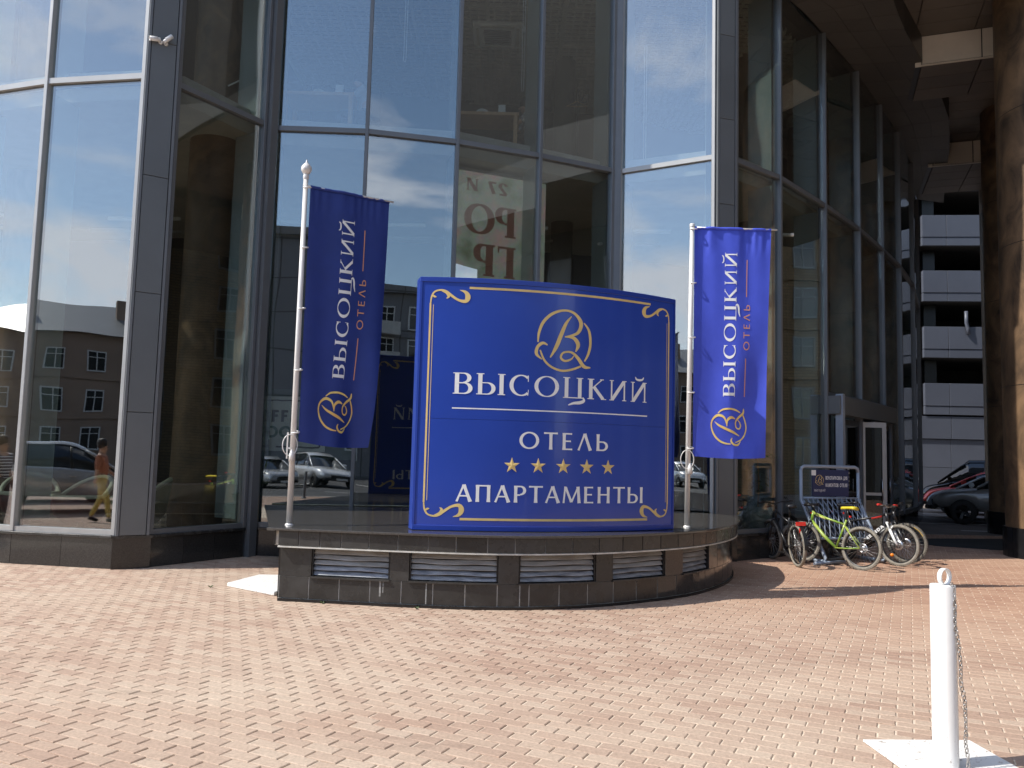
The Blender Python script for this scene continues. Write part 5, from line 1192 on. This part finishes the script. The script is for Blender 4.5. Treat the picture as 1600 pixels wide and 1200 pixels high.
strips(MB(), clip(trow('27 И', FAT, .95, .27, 3.38, .22)), lf, .002).build('mirrored_lettering', brn, led, off=LO)
# café banner
cb = thing('cafe_banner', 'white cafe banner with brushed dark border and black and green words behind the left flagpole', 'banner', (-4.2, 15.2, 2.0))
CO = cb.location.copy(); ca_, cb_ = Vector((-4.82, 14.02)), Vector((-3.07, 13.66)); cd = seg_dir(ca_, cb_); cn = Vector((cd.y, -cd.x)); cl_ = (cb_ - ca_).length
cz = 1.62; CK = .915
def cf(X, Y, lift): q = ca_ + cd * X * CK + cn * (.012 + lift); return (q.x, q.y, cz + Y * CK)
MB().obox((ca_ + cb_) / 2, cd, cl_ / 2, .01, cz, cz + CK).build('board', mat('pale banner cloth', (.88, .88, .76), .7, var=.05), cb, off=CO)
MB().obox((ca_ + cb_) / 2 - cn * .05, cd, cl_ / 2 + .5, .02, cz - .12, cz + 1.04).build('backing_panel', mat('teal partition', (.07, .12, .10), .6, var=.1), cb, off=CO)
bd = [line_s(.10, .08, .8, .08, .035), line_s(1.0, .08, cl_ / CK - .1, .075, .03), line_s(.10, .92, .55, .93, .03), line_s(.8, .93, cl_ / CK - .1, .92, .025), line_s(.10, .08, .10, .42, .04, 6), line_s(.10, .48, .11, .92, .045, 6), line_s(cl_ / CK - .1, .08, cl_ / CK - .1, .92, .04, 6)]
for S in bd:
    for i in range(len(S)): a, b = S[i]; j = rnd.uniform(-.006, .006); S[i] = ((a[0] + j, a[1] + j), (b[0] - j, b[1] + j))
strips(MB(), bd, cf, .001).build('brush_border', mat('dark brown brush paint', (.02, .014, .01), .7), cb, off=CO)
letters('COFFEE', BOLD, .38, 1.60, .53, .22, .14, cf, .001, mat('dark print', (.025, .02, .018), .7), cb, CO)
letters('ROOM', BOLD, .58, 1.58, .24, .22, .14, cf, .001, mat('green print', (.02, .17, .07), .7), cb, CO)
m = MB(); b = m.pts([cf(.26, .42, .003), cf(.36, .46, .004), cf(.46, .44, .004), cf(.36, .40, .004)]); m.face(b, b + 3, b + 2, b + 1); m.build('leaf_mark', bpy.data.materials['green print'], cb, off=CO)
# tub chairs behind the left panes
def tub(loc, rz, shell_m, lab):
    t = thing('tub_chair', lab, 'armchair', loc, rz, 'tub chairs behind the left glass'); m = MB(); m.smooth = True; n = 28; rings = []
    for r_, zf in ((.24, .0), (.36, .25), (.42, 1.0), (.36, 1.0), (.32, .45)):
        rings.append(m.pts([(r_ * math.cos(a), r_ * math.sin(a), .12 + zf * (.36 + .28 * max(0, math.cos(a)))) for a in [2 * math.pi * k / n for k in range(n)]]))
    for a, b in zip(rings, rings[1:]):
        for k in range(n): m.face(a + k, a + (k + 1) % n, b + (k + 1) % n, b + k)
    m.build('shell', shell_m, t)
    MB().tube([(.39 * math.cos(a), .39 * math.sin(a), .125 + (.36 + .28 * max(0, math.cos(a)))) for a in [2 * math.pi * k / n for k in range(n)]], .035, 8, closed=True).build('rim_piping', mat('cream piping', (.55, .55, .42), .5), t)
    MB().lathe([(.0, .14), (.30, .14), (.31, -.02), (0, -.03)][::-1], 24, (0, 0, .30)).build('seat_cushion', shell_m, t); MB().lathe([(.2, 0), (.2, .02), (.04, .04), (.04, .14)], 20).build('foot', M['chrome'], t)
ox = mat('oxblood leather', (.10, .018, .014), .4, var=.15); ol = mat('olive leather', (.16, .17, .09), .45, var=.15)
tub((-6.35, 12.35, .39), R(70), ox, 'oxblood tub chair with cream rim behind the left glass'); tub((-5.45, 12.3, .39), R(20), ol, 'olive tub chair with cream rim close to the grey pillar'); tub((-7.45, 12.9, .39), R(120), ox, 'oxblood tub chair at the far left edge of the glass')
# plants
def spiky(loc, lab, n=26, hgt=1.1, potc=M['dark']):
    t = thing('potted_plant', lab, 'plant', loc); MB().lathe([(.0, .0), (.15, .0), (.20, .38), (.18, .38), (.17, .34), (0, .33)], 24).build('pot', potc, t)
    for i in range(n):
        a = rnd.uniform(0, 6.28); l = rnd.uniform(.5, 1) * hgt; o = rnd.uniform(.2, .75); m = MB(); P = []; 
        for k in range(7):
            u = k / 6; r_ = l * o * u * (1 + .3 * u); z = .34 + l * (u - .35 * o * u * u * 1.6); w_ = .022 * (1 - u) ** .6 + .001
            P.append(((r_ * math.cos(a) - w_ * math.sin(a), r_ * math.sin(a) + w_ * math.cos(a), z), (r_ * math.cos(a) + w_ * math.sin(a), r_ * math.sin(a) - w_ * math.cos(a), z + .004)))
        b = m.pts([q for pr in P for q in pr])
        for k in range(6): m.face(b + 2 * k, b + 2 * k + 1, b + 2 * k + 3, b + 2 * k + 2)
        m.build('leaf', M['leaf'], t)
    return t
spiky((-4.05, 13.45, .39), 'spiky yucca in a dark pot behind the return pane left of the flagpole')
def leafy(loc, lab, potc):
    t = thing('potted_plant', lab, 'plant', loc); MB().lathe([(.0, .0), (.20, .0), (.27, .46), (.25, .47), (.23, .42), (0, .41)], 28).build('pot', potc, t)
    MB().tube([(0, 0, .4), (.02, .01, .9), (-.02, 0, 1.5)], [.02, .016, .01], 8).build('trunk', M['wood'], t)
    for i in range(150):
        a = rnd.uniform(0, 6.28); z = rnd.uniform(.75, 1.85); r_ = rnd.uniform(.04, .34) * (1 - abs(z - 1.3) * .7); c = Vector((r_ * math.cos(a), r_ * math.sin(a), z)); d = Vector((math.cos(a), math.sin(a), rnd.uniform(-.8, .3))).normalized(); s = d.cross(Vector((0, 0, 1))).normalized() * .032; l = rnd.uniform(.10, .16)
        m = MB(); b = m.pts([c, c + d * l * .5 + s, c + d * l, c + d * l * .5 - s]); m.face(b, b + 1, b + 2, b + 3); m.build('leaf', M['leaf'], t)
leafy((4.42, 14.72, .39), 'bushy plant in a pale pot behind the glass right of the grey pillar', mat('pale green pot', (.42, .46, .42), .5, var=.05))

# ---------------------------------------------------------------- cars
cglass = mat('car window glass', (.012, .014, .016), .05, 0, spec=.8); tyre = mat('car tyre', (.02, .02, .02), .7, var=.2); lamp = mat('headlamp lens', (.55, .56, .58), .12, .2); redl = mat('tail lamp', (.35, .01, .01), .2)
def car(lab, loc, heading, paint, kind='sedan', rimm=None, group=None):
    t = thing('parked_car', lab, 'car', loc, heading, group)
    S = dict(sedan=dict(L=4.35, W=.84, H=1.48, hood=.90, belt=.96, sill=.30, prof=[(-2.17, .55, .80), (-2.1, .45, .98), (-1.55, .4, 1.03), (-1.1, .3, 1.0), (0, .26, .98), (.95, .26, .96), (1.35, .28, .92), (1.95, .36, .82), (2.15, .42, .66)], roof=[(-1.75, 1.02), (-1.05, 1.42), (-.3, 1.48), (.35, 1.44), (1.25, .96)], r=.30),
             suv=dict(L=4.45, W=.93, H=1.68, sill=.42, prof=[(-2.2, .60, .90), (-2.15, .5, 1.05), (-1.5, .42, 1.12), (0, .38, 1.08), (.75, .38, 1.06), (1.2, .40, 1.02), (1.9, .48, .93), (2.2, .55, .72)], roof=[(-2.12, 1.12), (-1.75, 1.60), (-.8, 1.68), (.1, 1.64), (1.05, 1.06)], r=.36),
             van=dict(L=5.0, W=.96, H=1.95, sill=.32, prof=[(-2.5, .5, 1.15), (-2.45, .4, 1.20), (0, .30, 1.16), (1.2, .30, 1.12), (1.75, .32, 1.02), (2.35, .40, .86), (2.5, .48, .62)], roof=[(-2.45, 1.22), (-2.35, 1.88), (-1.5, 1.95), (.6, 1.92), (1.0, 1.82), (1.95, 1.04)], r=.33),
             hatch=dict(L=4.1, W=.86, H=1.52, sill=.32, prof=[(-2.0, .50, .90), (-1.95, .42, 1.0), (-1.3, .3, 1.0), (0, .28, .98), (.95, .28, .96), (1.35, .30, .92), (1.85, .38, .80), (2.05, .44, .60)], roof=[(-1.95, 1.02), (-1.6, 1.42), (-.6, 1.52), (.2, 1.48), (1.2, .97)], r=.31))[kind]
    Wd, r = S['W'], S['r']; L2 = S['L'] / 2; wx = (L2 - .82, -L2 + .85)
    pr = catmull(S['prof'], 4); b = MB(); b.smooth = True; rings = []
    for (x, z0, z1) in pr:
        e = min(1, (L2 + .02 - abs(x)) / .45); hw = Wd * (.80 + .20 * max(0, e) ** .5)
        dz = 0
        for q in wx:
            if abs(x - q) < r + .06: dz = max(dz, math.sqrt(max(0, (r + .06) ** 2 - (x - q) ** 2)))
        zl = max(z0, r + dz - .02) if dz else z0
        zl = min(zl, z1 - .1)
        prof = [(0, z0), (hw * .80, z0), (hw * .97, zl + .0), (hw, (zl + z1) / 2), (hw * .97, z1 - .08), (hw * .88, z1), (hw * .4, z1 + .015), (0, z1 + .02)]
        rings.append(b.pts([(x, y, z) for y, z in prof] + [(x, -y, z) for y, z in prof[-2:0:-1]]))
    for a, c in zip(rings, rings[1:]):
        for i in range(14): b.face(a + i, a + (i + 1) % 14, c + (i + 1) % 14, c + i)
    b.face(*[rings[0] + i for i in range(14)][::-1]); b.face(*[rings[-1] + i for i in range(14)])
    fixn(b.build('body', paint, t))
    rf_ = catmull(S['roof'], 5); g_ = MB(); g_.smooth = True; rg = []; beltz = lambda x: next((p[2] for p in pr if p[0] >= x), pr[-1][2]) - .02
    rp_ = MB(); rp_.smooth = True; rr_ = []
    for (x, z) in rf_:
        zb = min(beltz(x), z); h = (z - zb) / max(.01, S['H'] - zb); hw = Wd * (.90 - .20 * max(0, min(1, h))); zt = zb + (z - zb) * .92
        rg.append(g_.pts([(x, Wd * .90, zb), (x, hw, zt), (x, -hw, zt), (x, -Wd * .90, zb)]))
        rr_.append(rp_.pts([(x, hw + .006, zt - .01), (x, hw * .92, z), (x, 0, z + .02), (x, -hw * .92, z), (x, -hw - .006, zt - .01)]))
    for a, c in zip(rg, rg[1:]):
        for i in range(3): g_.face(a + i, a + i + 1, c + i + 1, c + i)
    g_.face(*[rg[0] + i for i in range(4)]); fixn(g_.build('windows', cglass, t))
    k0 = next(i for i, p in enumerate(rf_) if p[1] > S['H'] - .16); k1 = max(i for i, p in enumerate(rf_) if p[1] > S['H'] - .16)
    for i in range(len(rf_) - 1):
        if k0 <= i < k1:
            for q in range(4): rp_.face(rr_[i] + q, rr_[i] + q + 1, rr_[i + 1] + q + 1, rr_[i + 1] + q)
    fixn(rp_.build('roof', paint, t))
    def pil(i0, i1, wd):
        for s in (-1, 1):
            P = []
            for (x, z) in rf_[i0:i1 + 1]:
                zb = min(beltz(x), z); h = (z - zb) / max(.01, S['H'] - zb); hw = Wd * (.90 - .20 * max(0, min(1, h))); P.append((x, s * (hw + .0), zb + (z - zb) * .93))
            if len(P) > 1: MB().tube(P, wd, 6).build('pillar', paint, t)
    pil(k1, len(rf_) - 1, .035); pil(0, k0, .05)
    for xx in (.0 if kind != 'van' else .35, -1.0 if kind != 'van' else -1.0):
        z = next((p[1] for p in rf_ if p[0] >= xx), 1.4); zb = beltz(xx)
        for s in (-1, 1): MB().tube([(xx, s * (Wd * .905), zb), (xx - .03, s * (Wd * .72), z - .06)], .03, 6).build('pillar', M['bblack'], t)
    rm = rimm or M['chrome']
    for x in wx:
        for s in (-1, 1):
            wv = nobj('wheel', MB().lathe([(r * .55, -.1), (r * .92, -.1), (r, -.07), (r, .07), (r * .92, .1), (r * .55, .1)], 28, axis='y').mesh('wheel', tyre), t, (x, s * (Wd - .11), r))
            m = MB().lathe([(.0, .03), (r * .18, .03), (r * .2, .0), (r * .2, .0)], 20, axis='y')
            for k in range(5):
                a = 2 * math.pi * k / 5; m.hexa([(r * .1 * math.cos(a - 1), .04 * 1, r * .1 * math.sin(a - 1)), (r * .1 * math.cos(a + 1), .04, r * .1 * math.sin(a + 1)), (r * .64 * math.cos(a + .2), .075, r * .64 * math.sin(a + .2)), (r * .64 * math.cos(a - .2), .075, r * .64 * math.sin(a - .2)),
                                                 (r * .1 * math.cos(a - 1), .06, r * .1 * math.sin(a - 1)), (r * .1 * math.cos(a + 1), .06, r * .1 * math.sin(a + 1)), (r * .64 * math.cos(a + .2), .092, r * .64 * math.sin(a + .2)), (r * .64 * math.cos(a - .2), .092, r * .64 * math.sin(a - .2))])
            m.lathe([(r * .60, .06), (r * .68, .096), (r * .70, .09)], 28, axis='y'); o = m.build('rim', rm, wv)
            if s < 0: o.rotation_euler = (0, 0, math.pi)
    for s in (-1, 1):
        zf = S['prof'][-1][2]; MB().hexa([(L2 - .35, s * Wd * .62, zf + .02), (L2 - .10, s * Wd * .60, zf - .02), (L2 - .28, s * Wd * .93, zf), (L2 - .5, s * Wd * .96, zf + .05), (L2 - .38, s * Wd * .62, zf + .14), (L2 - .16, s * Wd * .60, zf + .08), (L2 - .33, s * Wd * .93, zf + .12), (L2 - .55, s * Wd * .965, zf + .16)]).build('headlight', lamp, t)
        zr = S['prof'][0][2]; MB().box(-L2 - .01, -L2 + .12, s * Wd * .8 - .1, s * Wd * .8 + .06, zr - .18, zr + .0).build('taillight', redl, t)
        mir_ = MB().tube([(S['roof'][-1][0] - .42, s * (Wd * .92), S['prof'][-3][2] + .16), (S['roof'][-1][0] - .45, s * (Wd * .92 + .16), S['prof'][-3][2] + .18)], [.06, .085], 8).build('wing_mirror', paint, t)
        for xx in (.22, -.85): MB().box(xx - .28, xx - .12, s * (Wd - .005) - .012, s * (Wd - .005) + .012, .86, .89).build('door_handle', M['chrome'], t)
    MB().box(L2 - .08, L2 + .03, -Wd * .5, Wd * .5, S['sill'] + .08, S['prof'][-1][2] - .03).build('grille', M['bblack'], t)
    bevel(MB().box(L2 - .1, L2 + .05, -Wd * .85, Wd * .85, S['sill'] - .02, S['sill'] + .1).build('front_bumper', M['bblack'], t), .02)
    MB().box(L2 + .04, L2 + .055, -.26, .26, S['sill'] + .02, S['sill'] + .13).build('number_plate', M['white'], t)
    return t
def paintm(n_, c, r_=.25): return mat(n_, c, r_, .3, coat=.8, var=.04)
PI = math.pi
PK = -.012
car('dark grey off-road car nearest on the parking lot, partly behind the brown column', (14.9, 24.2, PK), R(149), paintm('dark grey car paint', (.27, .27, .26), .45), 'suv', rimm=M['bblack'], group='cars on the parking lot behind the columns')
car('light silver hatchback between the dark grey and the red car', (15.7, 26.5, PK), R(149), paintm('silver car paint', (.6, .61, .62)), 'hatch', group='cars on the parking lot behind the columns')
car('red hatchback on the parking lot between silver car and black van', (17.0, 29.3, PK), R(149), paintm('red car paint', (.45, .03, .025)), 'hatch', group='cars on the parking lot behind the columns')
car('black minivan parked farthest back below the grey car park wall', (18.8, 32.0, PK), R(149), paintm('black car paint', (.008, .008, .009), .12), 'van', group='cars on the parking lot behind the columns')
RD = -.10
car('large silver car parked left of the plaza', (-13.6, 4.3, 0), R(-46), paintm('silver grey paint', (.42, .42, .42)), 'suv')
car('blue grey car parked behind the silver one left of the plaza', (-17.0, 2.2, 0), R(-46), paintm('blue grey paint', (.16, .20, .26)), 'sedan')
car('small silver sedan parked across the road', (-10.2, -13.4, RD), R(50), paintm('silver sedan paint', (.48, .49, .50)), 'sedan', group='cars parked across the road')
car('white off-road car parked across the road beside the silver sedan', (-7.7, -14.2, RD), R(56), paintm('white car paint', (.75, .75, .75)), 'suv', group='cars parked across the road')
car('dark sedan parked across the road right of the white one', (-1.4, -15.5, RD), R(80), paintm('dark sedan paint', (.03, .03, .035)), 'sedan', group='cars parked across the road')
car('white hatchback standing further along the road to the left', (-22, -9, RD), R(20), paintm('white hatch paint', (.7, .7, .7)), 'hatch')
for k, (x, y) in enumerate(((-3.9, -1.9), (-2.0, -1.9), (0.2, -1.9), (-6.0, -1.9))):
    t = thing('street_bollard', ('dark grey street bollard second from the left at the kerb', 'dark grey street bollard third from the left at the kerb', 'dark grey street bollard rightmost at the kerb', 'dark grey street bollard leftmost at the kerb')[k], 'bollard', (x, y, 0), 0, 'dark bollards along the kerb')
    MB().lathe([(.05, 0), (.05, .92), (.04, .95), (0, .96)], 16).build('post', M['frame'], t); MB().lathe([(.09, 0), (.09, .03), (.05, .05)], 16).build('base', M['frame'], t)

# ---------------------------------------------------------------- buildings across the road, mirrored in the glass
def block(name, lab, a, b, depth, H_, floors, bays, wm, roof=None, ww=1.3, wh=1.6, z0=1.4, fm=None, belt=True, balc=False):
    a, b = Vector(b), Vector(a); d = (b - a).normalized(); n_ = Vector((d.y, -d.x)); ln_ = (b - a).length; c = (a + b) / 2      # n_ faces the plaza
    t = thing(name, lab, 'building', (c.x, c.y, 0)); O = t.location.copy()
    MB().obox(c - n_ * depth / 2, d, ln_ / 2, depth / 2, -.4, H_).build('wall', wm, t, off=O)
    if roof == 'hip':
        P = [c + d * s * (ln_ / 2 + .5) + n_ * q for s, q in ((-1, .6), (1, .6), (1, -depth - .6), (-1, -depth - .6))]; Rg = [c + d * s * (ln_ / 2 - depth * .45) - n_ * depth / 2 for s in (-1, 1)]
        m = MB(); q = m.pts([(p.x, p.y, H_) for p in P] + [(p.x, p.y, H_ + 3.2) for p in Rg]); m.face(q, q + 1, q + 5, q + 4); m.face(q + 1, q + 2, q + 5); m.face(q + 2, q + 3, q + 4, q + 5); m.face(q + 3, q, q + 4); m.face(q + 3, q + 2, q + 1, q)
        m.build('roof', M['roofm'], t, off=O)
        for k in range(5): cc = c + d * (-ln_ * .35 + k * ln_ * .17) - n_ * depth * .3; MB().obox(cc, d, .5, .4, H_ + .8, H_ + 3.4).build('chimney', M['stucco'], t, off=O)
    else: MB().obox(c + n_ * .2 - n_ * depth / 2, d, ln_ / 2 + .2, depth / 2 + .2, H_, H_ + .5).build('parapet', M['concrete'], t, off=O)
    fh = (H_ - z0) / floors; q = ln_ / bays
    wf_ = MB()
    for (x0, x1, zz0, zz1) in ((-ww / 2 - .1, -ww / 2, -.1, wh + .1), (ww / 2, ww / 2 + .1, -.1, wh + .1), (-ww / 2, ww / 2, wh, wh + .1), (-ww / 2, ww / 2, -.1, 0), (-.04, .04, 0, wh), (-ww / 2, -.04, wh * .68, wh * .68 + .06), (.04, ww / 2, wh * .68, wh * .68 + .06)): wf_.box(x0, x1, -.06, .03, zz0, zz1)
    fmsh = wf_.mesh('window', fm or M['wframe']); pmsh = MB().box(-ww / 2, ww / 2, -.02, .0, 0, wh).mesh('pane', M['wglass']); bm_ = MB(); bm_.box(-ww / 2 - .4, ww / 2 + .4, -1.0, -.9, -.6, .35); bm_.box(-ww / 2 - .4, ww / 2 + .4, -1.0, 0, -.7, -.6); bmsh = bm_.mesh('balcony', M['slab'] if fm else M['bblack'])
    for f in range(floors):
        for k in range(bays):
            p = a + d * q * (k + .5) + n_ * .03
            o = nobj('window', fmsh, t, (p.x - O.x, p.y - O.y, z0 + f * fh)); o.rotation_euler = (0, 0, math.atan2(d.y, d.x)); nobj('pane', pmsh, o)
            if balc and k % 3 == 1 and f: o2 = nobj('balcony', bmsh, t, (p.x - O.x, p.y - O.y, z0 + f * fh)); o2.rotation_euler = o.rotation_euler
        if belt and f: MB().obox(c + n_ * .05, d, ln_ / 2, .06, z0 + f * fh - .75, z0 + f * fh - .5).build('string_course', wm, t, off=O)
    return t
block('apartment_house', 'three storey brown stucco house with grey hip roof beyond the road on the left', (-72, -9), (-42, -48), 12, 11, 3, 15, M['stucco'], 'hip')
block('apartment_block', 'tall windowless grey concrete block with gridded panels across the road', (-30, -35), (-4.5, -35), 14, 17.6, 1, 3, M['concrete'], z0=2)
block('apartment_block', 'five storey grey panel block with white balconies across the road', (-4.0, -37), (34, -37), 12, 14.4, 5, 14, M['concrete'], balc=True, fm=M['wframe'])
block('brick_house', 'yellow brick house with small dark windows right of the parking lot', (33, 3), (33, 38), 10, 15, 5, 9, M['brick'], ww=1.1, wh=1.5, fm=M['frame'])
block('brick_house', 'long stucco house closing the street on the far right', (60, -60), (60, 0), 10, 13, 4, 14, M['stucco'], 'hip')
